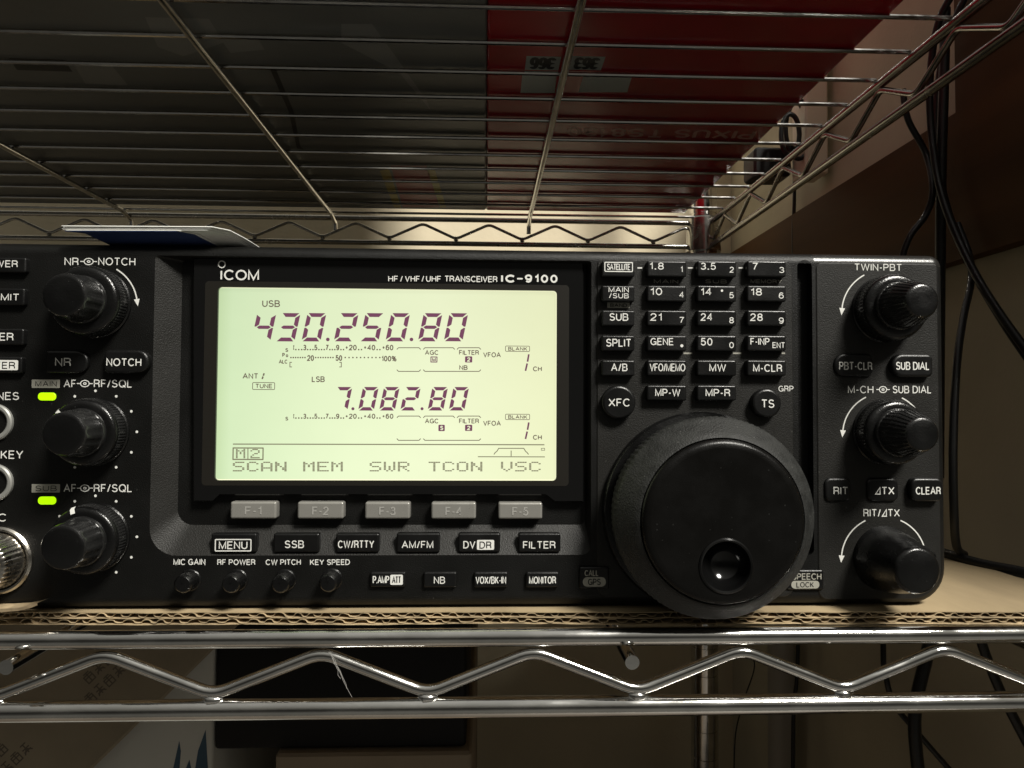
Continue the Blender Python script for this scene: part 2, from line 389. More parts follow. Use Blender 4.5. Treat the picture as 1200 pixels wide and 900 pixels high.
# ================================================================== wire rack
YF, YB = -.0075, .452
LOW = on(600, 746.5, YF)[1]; LOWB = on(600, 828, YF)[1]   #                # top rim bar of the lower tier
UPZ = H0+.1765                 # top rim bar of the upper tier
RX, LX = 0.214, -0.50
rack = empty('wire_rack', (-.1, .22, 0), 'chrome wire shelving rack holding the radio between two tiers', 'shelf rack')
def zig(mb, fixed, a0, a1, zt, zb, r, period, along='x', phase=0.0, mi=0):
    """zigzag brace between the two rim bars with rounded bends"""
    key = []; k0 = math.floor((a0-phase)/(period/2))
    a = phase+k0*period/2; k = k0
    while a < a1+period:
        key.append((a, zt if k % 2 == 0 else zb)); a += period/2; k += 1
    pts = []
    for i in range(1, len(key)-1):
        p0, p, p2 = (Vector(key[j]) for j in (i-1, i, i+1))
        e = .13
        A = p+(p0-p)*e; B = p+(p2-p)*e
        for q in range(6):
            t = q/5; pts.append(A*(1-t)**2+p*2*t*(1-t)+B*t*t)
    pts = [q for q in pts if a0 <= q.x <= a1]
    mb.tube([((q.x, fixed, q.y) if along == 'x' else (fixed, q.x, q.y)) for q in pts], r, 10, mi)
    for a_, z_ in key:                      # weld beads where the brace meets the bars
        if along == 'x' and a0 < a_ < a1 and z_ < (zt+zb)/2:
            s_ = 1 if z_ > (zt+zb)/2 else -1; w = r*1.5
            mb.tube([(a_-w, fixed-.0002, z_-.0010), (a_-w*.4, fixed-.0009, z_-.0012), (a_+w*.4, fixed-.0008, z_-.0013), (a_+w*1.0, fixed-.0002, z_-.0011)], [r*.35, r*.8, r*.7, r*.3], 10, mi)
def tier(zt, zb, rod_front, rods, wires, wz):
    mbd = MB()
    for yy in wires: mbd.tube([(LX, yy, wz), (-.1, yy, wz-.0004), (RX, yy, wz)], .0012, 8)
    deck = adopt(mbd.build('shelf_tier', M['deckchrome']), rack)
    def sub(name, mb, m): o = mb.build(name, m); adopt(o, deck); o.matrix_parent_inverse = Matrix.Identity(4); return o
    for nm, yy in (('front', YF), ('back', YB)):
        m = M['chrome'] if nm == 'front' else M['dullchrome']
        for z, r in ((zt, .0028), (zb, .0031)):
            mb = MB(); mb.tube([(LX, yy, z), (RX, yy, z)], r if nm == 'front' else .0024, 20); sub('rim_bar', mb, m)
        mb = MB(); zig(mb, yy, LX, RX-(0 if nm == 'front' else .016), zt-.0042, zb+.0044, .0019 if nm == 'front' else .0014, .0647 if nm == 'front' else .0625, 'x', .0157 if nm == 'front' else .0035); sub('zigzag_brace', mb, m)
    for xx in (RX, LX):
        for z in (zt, zb):
            mb = MB(); mb.tube([(xx, YF, z), (xx, YB, z)], .0026, 14); sub('rim_bar', mb, M['dullchrome'])
        mb = MB(); zig(mb, xx, YF, YB, zt-.003, zb+.003, .0017, .0647, 'y', .02); sub('zigzag_brace', mb, M['dullchrome'])
    for xx in rods:
        mb = MB(); z = wz-.0036 if not rod_front else zt-.0052
        if rod_front: mb.tube([(xx, -.0135, z-.0008), (xx, .02, z), (xx, YB-.004, z)], .0022, 14)
        else: mb.tube([(xx, YF, z), (xx, YB-.012, z), (xx, YB+.003, z-.004), (xx, YB+.005, z-.012)], .0021, 12)
        sub('support_rod', mb, M['chrome'])
    return deck
tier(LOW, LOWB, True, (on(741, 766, -.0135)[0], on(7, 766, -.0135)[0], -.345), [-.0074+.0323*k for k in range(1, 15)], LOW+.0004)
def rodx(*uv):
    z = UPZ+.0004; q = []
    for u, v in uv:
        d = fwd*F + rt2*(u-600) - up2*(v-450); q.append(CAM.x+d.x*(z-CAM.z)/d.z)
    return sum(q)/len(q)
tier(UPZ, UPZ-.0228, False, (rodx((692, 0), (616, 255)), rodx((207, 0), (380, 250)), rodx((0, 160), (147, 255))), [-.0074+.0323*k for k in range(15)], UPZ+.0040)
for (xx, yy) in ((.208, .452), (-.50, .452), (.226, -.03)):
    if yy < 0: continue
    mb = MB(); prof = []
    z = 0.0
    ring = lambda zz, r: [(xx+r*math.cos(2*PI*k/28), yy+r*math.sin(2*PI*k/28), zz) for k in range(28)]
    rr = []
    for k in range(45):
        z = k*.0254
        rr += [ring(z, .0126), ring(z+.0235, .0126), ring(z+.0239, .0119), ring(z+.0250, .0119)]
    mb.loft(rr, 0, True, True); po = adopt(mb.build('post', M['chrome']), rack)
    for zt in (LOW, UPZ):
        mb = MB(); zz = zt-.028
        mb.loft([ring(zz, .0132), ring(zz, .0165), ring(zz+.031, .0150), ring(zz+.033, .0130)], 0, True, True)
        c = mb.build('collar', M['dullchrome']); c.parent = po

# ================================================================== cardboard pad under the radio
PZ1, PZ0 = on(600, 717.3, -.0035)[1], on(600, 732.2, -.0035)[1]
PX0, PX1 = -.30, .205
PYF = -.0035
mb = MB()
def warp(x): return .0004*noise.noise((x*30, 1.3, 0))+.0003*noise.noise((x*90, 4, 0))
n = 260; xs = [PX0+(PX1-PX0)*k/n for k in range(n+1)]
def liner(z, th, mi, y1, jag):
    vs = []; fs = []
    for i, x in enumerate(xs):
        w = warp(x)*(1 if z < PZ1-.0004 else .3); yf = PYF-.016*(x-.03)+jag*noise.noise((x*140, z*900, 0))
        vs += [(x, yf, z+w), (x, yf, z+th+w), (x, y1, z+th), (x, y1, z)]
    for i in range(n):
        a, b = i*4, i*4+4
        fs += [(a, b, b+1, a+1), (a+1, b+1, b+2, a+2), (a, a+3, b+3, b)]
    mb.add(vs, fs, mi); mb.add(vs[-4:], [(0, 3, 2, 1)], mi)
liner(PZ1-.0003, .0003, 0, .40, .0007)
PM = (PZ1+PZ0)/2-.00005; AM = (PZ1-PZ0)/4
liner(PM, .0003, 1, .03, .0006)
liner(PZ0, .0003, 1, .40, .0006)
mb.box(PX0, PX1, .0075, .39, PZ0+.0006, PZ1-.0006, 2)  # near-black filler, paints the shade deep inside the flutes
for (zc, amp, lam, ph) in ((PZ1-AM+.00002, AM-.00022, .0050, 0), (PZ0+AM+.0001, AM-.00022, .0054, 2)):
    vs = []; fs = []; k = 0; x = PX0; p = ph
    while x < PX1:
        sh = math.sin(p); sh = math.copysign(abs(sh)**.42, sh)
        crush = .74+.75*noise.noise((x*90, ph, 3))
        z = zc+amp*sh*min(1, crush)+warp(x)*.6; jag = .0006*noise.noise((x*300, ph, 9))
        for yy in (PYF-.016*(x-.03)+.0001+jag, .0075):
            vs += [(x, yy, z-.00008), (x, yy, z+.00008)]
        step = .00032*(1+.5*noise.noise((x*110, ph, 7))); p += 2*PI*step/lam*(1+.8*noise.noise((x*85, ph, 2))); x += .00032; k += 1
    for i in range(k-1):
        a, b = i*4, i*4+4
        fs += [(a, b, b+1, a+1), (a+1, b+1, b+3, a+3), (a, a+2, b+2, b)]
    mb.add(vs, fs, 1)
tag(mb.build('cardboard_pad', [M['board'], M['flute'], M['hole']]), 'brown double corrugated cardboard sheet lying on the shelf under the radio', 'cardboard')
# torn strip of liner lifting at the left
mb = MB(); pts = [on3(-30, 716, -.0045), on3(0, 715.5, -.006), on3(22, 714, -.0065), on3(36, 711, -.0065), on3(44, 708, -.006)]
vs = []; fs = []
for i, p in enumerate(pts):
    hw = .0006*(1-i*.12)
    vs += [(p[0], p[1], p[2]-hw), (p[0], p[1]-.0002, p[2]+hw), (p[0], p[1]+.006, p[2]+hw)]
for i in range(len(pts)-1):
    a, b = i*3, i*3+3; fs += [(a, b, b+1, a+1), (a+1, b+1, b+2, a+2)]
mb.add(vs, fs, 0, True)
tag(mb.build('torn_cardboard_strip', M['flute']), 'thin torn curl of cardboard liner under the microphone socket', 'cardboard scrap')

# ================================================================== the radio
_, zb = on(600, 711.5); _, zt = on(600, 291)
xr = on(1110, 500)[0]; xl = xr-.315
radio = empty('radio_transceiver', (0, 0, 0), 'black desktop radio transceiver with glowing green screen and large tuning dial', 'radio')
PR = (.0040, .0115, .0042, .0040)

# --- front panel with recesses
mb = MB()
rec_o = pix(185, 303, 692, 648); rec_i = pix(209, 305, 688, 616)
grv = pix(935, 301, 953, 652)
fin = .0036
xs_ = on(954, 305)[0]
def orr(y, seg, ins=0.0):
    q = rrect(xl, zb, xr, zt, PR, y, seg, ins); k = 3*(seg+1); return q[:k]+[(xs_, y, q[k][2])]+q[k:]
outer = orr(0, 8, fin)
hole1 = rrect(*rec_o, (.0085, .003, .001, .001), 0, 8)
hole2 = rrect(*grv, (.002, .002, .0026, .0026), 0, 6)
polys = [[Vector((p[0], p[2], 0)) for p in q] for q in (outer, hole1, hole2)]
flat = [p for q in (outer, hole1, hole2) for p in q]
tris = tessellate_polygon(polys)
ori = []
for t in tris:
    a, b, c = (flat[i] for i in t)
    cr = (b[0]-a[0])*(c[2]-a[2])-(b[2]-a[2])*(c[0]-a[0])
    ori.append(tuple(t) if cr > 0 else (t[0], t[2], t[1]))
xk = on(694, 400)[0]; 
mb.add(flat, ori, 0)
rings = []
for k in range(11):
    a = k/10*PI/2; rings.append(orr(fin*(1-math.sin(a)), 8, fin*(1-math.cos(a))))
mb.loft([orr(.022, 8)]+rings, 0, True, False)
for i_, f_ in enumerate(mb.f):
    if i_ >= len(ori) and min(mb.v[j][0] for j in f_) > xs_-.0001 and min(mb.v[j][2] for j in f_) > H0+.03: mb.m[i_] = 5
ri = rrect(*rec_i, (.0050, .002, .001, .001), .0050, 8)
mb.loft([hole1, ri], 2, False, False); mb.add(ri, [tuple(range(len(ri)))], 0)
gi = rrect(*grv, (.002, .002, .0026, .0026), .0040, 6); mb.loft([hole2, gi], 0, False, True)
# --- lettering printed on the panel
T = lambda s, a, b, c, d, mi=1, **k: text(mb, s, a, b, c, d, 0.0, mi, **k)
T('NR', 76, 302, 92, 311); T('\u2299', 94, 302, 114, 311, wt=.11); T('NOTCH', 116, 302, 158, 311)
arrowarc(mb, 112, 358, 49, 60, 7, 0, 1)
for v0, nm in ((445, 'MAIN'), (567.5, 'SUB')):
    plate(mb, 38, v0, 69.5, v0+9.5, 0, 3, .6); text(mb, nm, 42, v0+1.6, 66, v0+8, 0.0, 4, .13)
    T('AF', 75, v0, 89, v0+9); T('\u2299', 90, v0, 109, v0+9, wt=.11); T('RF/SQL', 111, v0, 154, v0+9)
for cv in (506, 629):
    for k in range(11):
        uu, vv = 112+48.5*math.cos(R(240-30*k)), cv-48*math.sin(R(240-30*k))
        dot(mb, uu, vv, .00042, 0, 1)
T('PHONES', -32, 459.5, 21, 468.5); T('ELEC-KEY', -38, 528, 25.5, 537.5); T('MIC', -18, 602, 7, 611)
T('MIC GAIN', 204, 655, 240, 662, wt=.15); T('RF POWER', 255.5, 655.5, 298.5, 662, wt=.15); T('CW PITCH', 312, 655.5, 352, 662, wt=.15); T('KEY SPEED', 364, 655.5, 409.5, 662, wt=.15)
g0 = len(mb.f)
fp = mb.build('front_panel', [M['panel'], M['print'], M['grey'], M['tag'], M['hole'], mat('satin_edge', (.017, .0165, .015), .27, spec=.6, bscale=2600, bump=.08)], radio)
# the keypad field and the right control field are thin plates, their lighter grey is painted-in light
mb = MB()
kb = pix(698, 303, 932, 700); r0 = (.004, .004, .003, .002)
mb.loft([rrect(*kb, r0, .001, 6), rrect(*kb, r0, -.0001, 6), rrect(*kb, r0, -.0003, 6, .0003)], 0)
bpy_keypad = mb
mats_kp = [M['grey'], M['print'], M['tag'], M['hole']]
KY = -.0003
def KT(s, a, b, c, d, mi=1, **k): text(bpy_keypad, s, a, b, c, d, KY, mi, **k)
for a, b in ((747, 752.5), (806, 812), (865.5, 871)): pline(mb, [(a, 314), (b, 314)], .0004, KY, 1)
for a, b in ((801, 811), (859, 869), (916, 920)): pline(mb, [(a, 414), (b, 414)], .0005, KY, 2)
KT('MAIN', 766, 327.5, 795, 332, 2, wt=.16); KT('SUB', 826, 327.5, 852, 332, 2, wt=.16); KT('MEMORY', 879, 327.5, 917, 332, 2, wt=.16)
plate(mb, 711.5, 354.5, 738, 361, KY, 2, .5); text(mb, 'BAND', 715, 355.6, 735, 360, KY-.00003, 3, .17)
KT('GRP', 912, 452, 930, 459)
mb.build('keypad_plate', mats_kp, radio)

# plate of the right control field
RY = -.0003
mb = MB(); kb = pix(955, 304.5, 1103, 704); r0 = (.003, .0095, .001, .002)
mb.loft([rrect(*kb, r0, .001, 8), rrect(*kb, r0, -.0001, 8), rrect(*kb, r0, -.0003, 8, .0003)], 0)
text(mb, 'TWIN-PBT', 1000, 309, 1058, 317.5, RY, 1)
arrowarc(mb, 1036, 366, 49.5, 118, 176, RY, 1)
text(mb, 'M-CH', 993, 452, 1024, 461, RY, 1); text(mb, '\u2299', 1026, 452, 1043.5, 461, RY, 1, wt=.11); text(mb, 'SUB DIAL', 1045, 452, 1092.5, 461, RY, 1)
arrowarc(mb, 1036, 509, 48.5, 116, 176, RY, 1); arrowarc(mb, 1036, 509, 47.5, 64, 40, RY, 1, False)
text(mb, 'RIT/\u22bfTX', 1011, 596.5, 1055, 605.5, RY, 1)
arrowarc(mb, 1036, 655, 50, 116, 177, RY, 1); arrowarc(mb, 1036, 655, 49, 67, 17, RY, 1, False)
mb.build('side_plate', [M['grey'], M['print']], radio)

# --- case, feet
mb = MB()
mb.loft([rrect(xl+.003, zb+.003, xr-.004, zt-.0018, .003, .33, 4), rrect(xl+.003, zb+.003, xr-.004, zt-.0018, .003, .0215, 4)], 0, False, False)
mb.add(rrect(xl+.003, zb+.003, xr-.004, zt-.0018, .003, .33, 4), [tuple(range(19, -1, -1))], 0)
mb.build('case', M['case'], radio)
for fx in (xl+.03, xr-.03):
    for fy in (.04, .30):
        mb = MB(); c = lambda z, r: [(fx+r*math.cos(2*PI*k/20), fy+r*math.sin(2*PI*k/20), z) for k in range(20)]
        mb.loft([c(PZ1, .0085), c(zb+.0032, .009)], 0, True, True); mb.build('foot', M['hole'], radio)

# --- display: gloss window, bezel, screen
WY = .0022
wb = pix(226, 304, 683, 586, WY)
mb = MB()
# window outline with the small step at its lower corners
def wpt(u, v, y=WY): a, c = on(u, v, y); return (a, c)
ol = [wpt(226, 588), wpt(248, 588), wpt(256, 580.5), wpt(641, 580.5), wpt(652, 588.5), wpt(684, 588.5), wpt(684, 302.5), wpt(226, 302)]
def chf(o, ins):
    cx = sum(p[0] for p in o)/len(o); cz = sum(p[1] for p in o)/len(o)
    return [(p[0]-ins*(1 if p[0] > cx else -1), p[1]-ins*(1 if p[1] > cz else -1)) for p in o]
mb.loft([[(p[0], .0052, p[1]) for p in ol], [(p[0], WY+.0004, p[1]) for p in ol], [(p[0], WY, p[1]) for p in chf(ol, .0004)]], 0, False, False, smooth=False)
inner = chf(ol, .0004)
hb = pix(257.6, 338.6, 651.6, 562, WY)
hole = rrect(*hb, .0012, WY, 5)
polys = [[Vector((p[0], p[1], 0)) for p in inner], [Vector((p[0], p[2], 0)) for p in hole]]
flat = [(p[0], WY, p[1]) for p in inner]+hole
ori = []
for t in tessellate_polygon(polys):
    a, b, c = (flat[i] for i in t)
    ori.append(tuple(t) if (b[0]-a[0])*(c[2]-a[2])-(b[2]-a[2])*(c[0]-a[0]) > 0 else (t[0], t[2], t[1]))
mb.add(flat, ori, 0)
mb.loft([hole, rrect(*hb, .0012, WY+.0012, 5)], 2, False, False)
WT = lambda s, a, b, c, d, **k: text(mb, s, a, b, c, d, WY, 1, **k)
# maker's mark: i with a ring, C, O, M
pr = on(260, 309.8, WY); ribbon(mb, [(pr[0]+.00107*math.cos(2*PI*k/24), pr[1]+.00107*math.sin(2*PI*k/24)) for k in range(25)], .00036, WY, 1)
WT('I', 258.4, 316.5, 260.6, 328.3, wt=.165); WT('COM', 263, 316.2, 303.2, 328.5, wt=.155, gap=.26)
WT('HF', 455, 323.2, 466.5, 330.2, wt=.15); WT('/', 469, 323.2, 472, 330.2, wt=.13); WT('VHF', 474.5, 323.2, 492, 330.2, wt=.15); WT('/', 494, 323.2, 497, 330.2, wt=.13)
WT('UHF', 499.3, 323.2, 517, 330.3, wt=.15); WT('TRANSCEIVER', 521, 323.4, 583, 330.5, wt=.15, gap=.26)
WT('IC', 587.2, 321.8, 604, 331.2, wt=.24, gap=.42); pline(mb, [(606, 326.6), (612.5, 326.6)], .0005, WY, 1)
WT('9100', 615, 321.8, 653.5, 331.4, wt=.22, gap=.42)
disp = mb.build('display_window', [M['gloss'], M['print'], M['bezel']], radio)
# thin inner frame of the screen (a dull border printed behind the window)
mb = MB()
def ringplate(mb, a, b, y, mi, ra, rb):
    A = rrect(*pix(*a, y), ra, y, 5); B = rrect(*pix(*b, y), rb, y, 5)
    mb.loft([A, B], mi, False, False, smooth=False)
ringplate(mb, (243, 332, 666, 568), (257.2, 338.2, 652, 562.4), WY-.00006, 0, .0012, .0013)
mb.build('screen_border', M['bezel'], disp)
mb = MB()
SY = WY+.0010
sb = pix(256.5, 337.5, 652.5, 563, SY)
mb.add(rrect(*sb, .0012, SY, 5), [tuple(range(24))], 0)
# lit edge round the glass
ep = [(a, c) for a, b, c in rrect(*pix(257.4, 338.4, 651.8, 562.2, SY), .0014, SY, 5, .00022)]
ribbon(mb, ep+[ep[0]], .00038, SY, 4)
SEGS = {'0': 'abcdef', '1': 'bc', '2': 'abged', '3': 'abgcd', '4': 'fgbc', '5': 'afgcd', '7': 'abc', '8': 'abcdefg'}
def seven(mb, ch, u0, v0, u1, v1, mi=1, wt=.155):
    """slanted seven-segment digit; box is the extent of the slanted figure"""
    x0, z0, x1, z1 = pix(u0, v0, u1, v1, SY); h = z1-z0; sl = .20*h; w = x1-x0-sl; t = h*wt; g = h*.018
    y = SY-.00006
    def q(pts): mb.add([(x0+px+sl*pz/h, y, z0+pz) for px, pz in pts], [tuple(range(len(pts)))], mi)
    m = h/2
    P = {'a': [(g+t*.15, h), (g+t, h-t*.92), (w-g-t, h-t*.92), (w-g-t*.15, h)],
         'd': [(g+t*.15, 0), (w-g-t*.15, 0), (w-g-t, t*.92), (g+t, t*.92)],
         'g': [(g+t*.45, m), (g+t, m-t*.40), (w-g-t, m-t*.40), (w-g-t*.45, m), (w-g-t, m+t*.40), (g+t, m+t*.40)],
         'f': [(0, h-g-t*.3), (0, m+g+t*.05), (t*.35, m+g), (t, m+g+t*.5), (t, h-g-t*1.0)],
         'e': [(0, g+t*.3), (t, g+t*1.0), (t, m-g-t*.5), (t*.35, m-g), (0, m-g-t*.05)],
         'b': [(w, h-g-t*.3), (w-t, h-g-t*1.0), (w-t, m+g+t*.5), (w-t*.35, m+g), (w, m+g+t*.05)],
         'c': [(w, g+t*.3), (w, m-g-t*.05), (w-t*.35, m-g), (w-t, m-g-t*.5), (w-t, g+t*1.0)]}
    for s_ in SEGS[ch]: q(P[s_])
for ch, u in zip('43025080', (295, 323.4, 353.8, 391.6, 421.8, 452, 490, 520.2)): seven(mb, ch, u, 367, u+28.4, 400, 1, .148)
for u in (384.2, 482.2): dot(mb, u, 397.8, .0006, SY, 1)
for ch, u in zip('7082 80'.replace(' ', ''), (389, 420, 444.6, 469.3, 501.3, 526)): seven(mb, ch, u, 453.6, u+23.6, 481, 1, .155)
for u in (413.6, 494.6): dot(mb, u, 479, .0005, SY, 1)
ST = lambda s, a, b, c, d, mi=2, **k: text(mb, s, a, b, c, d, SY, mi, **dict(k, wt=k.get('wt', .13)*1.25))
ST('USB', 307.5, 351.8, 328, 359.8, wt=.13); ST('LSB', 365.5, 441, 380.5, 447.8, wt=.14); ST('ANT', 284.5, 437.4, 302.5, 444, wt=.14)
def seven1(u0, v0, u1, v1, mi):
    for a, b in (((u1-1.3, v0), (u0*.5+u1*.5+.4, (v0+v1)/2-1)), ((u0*.5+u1*.5, (v0+v1)/2+1), (u0+1.2, v1))):
        pline(mb, [a, b], .00055 if v1-v0 > 10 else .00036, SY, mi)
pline(mb, [(309.6, 437.4), (308.6, 440.4)], .0005, SY, 2); pline(mb, [(308.3, 441.2), (307.3, 444.2)], .0005, SY, 2)
ST('TUNE', 299.5, 449.8, 319, 455, wt=.15); frame(mb, 296, 448, 322, 456.8, SY, 2, .00022)
def meter(v0, v1):
    w = {'1': (343.4, 345), '3': (355.4, 359), '5': (368.3, 372), '7': (381.5, 385), '9': (393.8, 397.6)}
    for c_, (a, b) in w.items(): ST(c_, a, v0, b, v1, wt=.15)
    ST('20', 409, v0, 418, v1, wt=.15); ST('40', 430.6, v0, 439.8, v1, wt=.15); ST('60', 452, v0, 461, v1, wt=.15)
    for a in (404.6, 426.2, 447.8): ST('+', a, v0+1, a+3.4, v1-1, wt=.2)
    for a, b, n_ in ((346.8, 353.6, 3), (360.6, 366.8, 3), (373.8, 380, 3), (386.6, 392.4, 3), (399.6, 402.6, 2), (420.4, 423.6, 2), (442, 445.2, 2)):
        for k in range(n_): dot(mb, a+(b-a)*k/(n_-1), v1-.9, .00026, SY, 2)
meter(404, 410.6); meter(484.8, 490.8)
ST('S', 334.4, 408, 337.8, 412.4, wt=.17); ST('P', 330.8, 413.6, 333.8, 418.4, wt=.17); ST('O', 335.0, 415.2, 337.8, 418.6, wt=.22); ST('ALC', 326.8, 421.4, 337, 426.2, wt=.16); ST('S', 334.4, 488.4, 337.8, 492.8, wt=.17)
for k in range(7): dot(mb, 341+k*2.75, 419, .00026, SY, 2)
for k in range(8): dot(mb, 370+k*2.9, 419, .00026, SY, 2)
for k in range(10): dot(mb, 404.6+k*4.5, 419, .00026, SY, 2)
ST('20', 360, 416.2, 368, 423, wt=.15); ST('50', 393.2, 416.2, 401, 423, wt=.15); ST('100%', 447, 417, 464.6, 423.6, wt=.15)
pline(mb, [(342.2, 424.6), (339.8, 424.6), (339.8, 430), (342.2, 430)], .00025, SY, 2); pline(mb, [(397.6, 424.6), (400, 424.6), (400, 430), (397.6, 430)], .00025, SY, 2)
def brk(a, b, v, dn):
    s_ = 1 if dn else -1
    pline(mb, [(a, v+s_*2), (a+2, v), (b-2, v), (b, v+s_*2)], .00026, SY, 2)
for v, dn in ((407.5, 1), (487.6, 1)):
    for a, b in ((465, 493), (496, 533), (535.5, 563.5)): brk(a, b, v, dn)
for v in (435.2, 516):
    for a, b in ((465, 493), (496, 563.5)): brk(a, b, v, 0)
for dv in (0, 80.2):
    ST('AGC', 498, 410.3+dv, 514, 416+dv, wt=.14); ST('FILTER', 538, 410.3+dv, 561.3, 416+dv, wt=.14); ST('VFOA', 566.2, 412.8+dv, 587, 418.8+dv, wt=.14)
    frame(mb, 592, 405.2+dv*.996, 621, 412.2+dv*.996, SY, 2, .0002); ST('BLANK', 595.5, 406.6+dv*.996, 618, 411+dv*.996, wt=.15)
    seven1(614.6, 415.2+dv*.995, 621, 434.6+dv*.995, 1); ST('CH', 624.5, 429.4+dv, 635, 435.2+dv, wt=.15)
    plate(mb, 545, 417.6+dv, 553.4, 424.8+dv, SY, 1, 1, .00005); text(mb, '2', 547.4, 418.8+dv, 551.2, 423.8+dv, SY-.00006, 0, .2)
ST('NB', 538.2, 428, 548, 433.6, wt=.15)
frame(mb, 504.5, 417.8, 512.6, 424.8, SY, 1, .0003, .6); ST('M', 506.4, 419.2, 510.8, 423.6, 1, wt=.18)
plate(mb, 513.8, 497.8, 521.2, 505.2, SY, 1, 1, .00005); text(mb, 'S', 515.8, 499, 519.4, 504, SY-.00006, 0, .2)
pline(mb, [(273, 520.4), (638, 521.2)], .00036, SY, 3)
pline(mb, [(560, 535.2), (638.5, 535.4)], .0003, SY, 3)
pline(mb, [(578.8, 532.6), (580.4, 530.2), (582.2, 529), (584.4, 525.4), (613.8, 525.4), (616, 529), (617.6, 530.2), (619.4, 532.6)], .0003, SY, 3)
pline(mb, [(599, 528), (599, 534.6)], .0003, SY, 3); frame(mb, 634, 525, 638.6, 528, SY, 3, .0002, .3)
frame(mb, 273, 524.4, 308.5, 539, SY, 3, .0004, .4)
DM = {'S': '01111 10000 10000 01110 00001 00001 11110', 'C': '01110 10001 10000 10000 10000 10001 01110', 'A': '01110 10001 10001 10001 11111 10001 10001', 'N': '10001 11001 11001 10101 10011 10011 10001',
      'M': '10001 11011 10101 10101 10001 10001 10001', 'E': '11111 10000 10000 11110 10000 10000 11111', 'W': '10001 10001 10001 10101 10101 10101 01010', 'R': '11110 10001 10001 11110 10100 10010 10001',
      'T': '11111 00100 00100 00100 00100 00100 00100', 'O': '01110 10001 10001 10001 10001 10001 01110', 'V': '10001 10001 10001 10001 10001 01010 00100', '2': '01110 10001 00001 00110 01000 10000 11111'}
def dotm(s_, u0, v0, cw, chh, pitch, mi=3):
    for k, c_ in enumerate(s_):
        for r_, row in enumerate(DM[c_].split()):
            for i, bit in enumerate(row):
                if bit == '1':
                    ua = u0+k*pitch+i*cw; va = v0+r_*chh
                    x0, z0, x1, z1 = pix(ua+cw*.03, va+chh*.06, ua+cw*.94, va+chh*.90, SY); y = SY-.00005
                    mb.add([(x0, y, z0), (x1, y, z0), (x1, y, z1), (x0, y, z1)], [(0, 1, 2, 3)], mi)
for s_, u in (('SCAN', 272.8), ('MEM', 355.2), ('SWR', 433.2), ('TCON', 502.2), ('VSC', 587)): dotm(s_, u, 541, 2.75, 1.65, 16.5)
dotm('M', 276.5, 526, 2.2, 1.6, 1); dotm('2', 293.5, 526, 2.2, 1.6, 1)
pline(mb, [(290.6, 524.8), (290.6, 538.6)], .0003, SY, 3)
mb.build('lcd_screen', [M['lcd'], M['seg'], M['lcdtext'], M['lcddot'], M['lcdedge']], disp)

# --- keys
KM = [M['key'], M['print'], M['tag'], M['hole']]
def key(name, box, label_ops, h=.0022, r=.0007, f=.0006, m=None, base=0.0):
    """one key: box in photo measure of its front face; label_ops(mb, y) prints on it"""
    mb = MB(); keycap(mb, pix(*box, base-h), r, h, f, base)
    if label_ops: label_ops(mb, base-h)
    return mb.build(name, m or KM, radio)
def tx(*items):
    def go(mb, y):
        for it in items: text(mb, it[0], *it[1:5], y, 1, it[5] if len(it) > 5 else .135)
    return go
key('power_button', (-34, 301.5, 29, 319), tx(('POWER', -23, 305, 20, 313)), .002)
key('push_button', (-40, 337.5, 27, 357.5), tx(('TRANSMIT', -46, 344, 21, 352)), .002)
key('push_button', (-40, 385, 26, 404), tx(('TUNER', -28, 390, 15, 399)), .002)
def meterk(mb, y): plate(mb, -30, 422, 20, 433.5, y, 1); text(mb, 'METER', -24, 424, 17, 432, y-.00003, 3, .14)
key('push_button', (-40, 418, 24, 437), meterk, .002)
key('push_button', (54, 411, 102, 437), tx(('NR', 65, 419.5, 83, 429)), .0016, (.0008, .0034, .0034, .0008), .0008)
key('push_button', (122, 410, 173, 437), tx(('NOTCH', 125.5, 420, 165, 429)), .0026, (.0016, .0034, .0034, .0016), .0009)
FL = [(270.5, 323), (349, 402), (428, 480), (505.5, 557.5), (584, 635.5)]
for i, (a, b) in enumerate(FL):
    def fk(mb, y, a=a, b=b, i=i):
        c = (a+b)/2
        text(mb, 'F-%d' % (i+1), c-9.5, 593.5+i*.2, c+9.5, 603.5+i*.2, y-.00006, 4, .16)  # flat lighter strokes, painting the highlights of the embossed legend
    key('function_key', (a, 588.2+i*.2, b, 608+i*.1), fk, .0030, .0007, .0007, [M['silver'], M['print'], M['tag'], M['hole'], mat('emboss_highlight_silver', (.46, .45, .42), .4, metal=.3)], .0040)
def menuk(mb, y): frame(mb, 252.5, 631.8, 294, 646, y, 1, .00033); text(mb, 'MENU', 257, 634.4, 289.5, 643.4, y, 1, .14)
key('mode_key', (248, 625.5, 300, 647), menuk, .0018, base=.0012)
key('mode_key', (321, 625.5, 373.5, 647), tx(('SSB', 334, 633.4, 356, 642.2)), .0018, base=.0012)
key('mode_key', (394, 625.5, 444, 647), tx(('CW/RTTY', 396.5, 633.4, 438, 642.2)), .0018, base=.0012)
key('mode_key', (465, 625, 515, 647.3), tx(('AM/FM', 471, 634, 507.5, 642.4)), .0018, base=.0012)
def dvk(mb, y): text(mb, 'DV', 543, 634, 557, 642.6, y, 1, .14); plate(mb, 559, 632.8, 579, 644.2, y, 1); text(mb, 'DR', 562, 634.6, 576, 642.8, y-.00003, 3, .14)
key('mode_key', (537, 625, 586, 647), dvk, .0018, base=.0012)
key('mode_key', (607.5, 625, 657, 647), tx(('FILTER', 613, 634.2, 651, 642.8)), .0018, base=.0012)
def ampk(mb, y): text(mb, 'P.AMP', 437, 675, 456, 683.6, y, 1, .14, .24); plate(mb, 457.5, 673.6, 472, 685.2, y, 1); text(mb, 'ATT', 459.5, 675.4, 470, 683.4, y-.00003, 3, .14, .2)
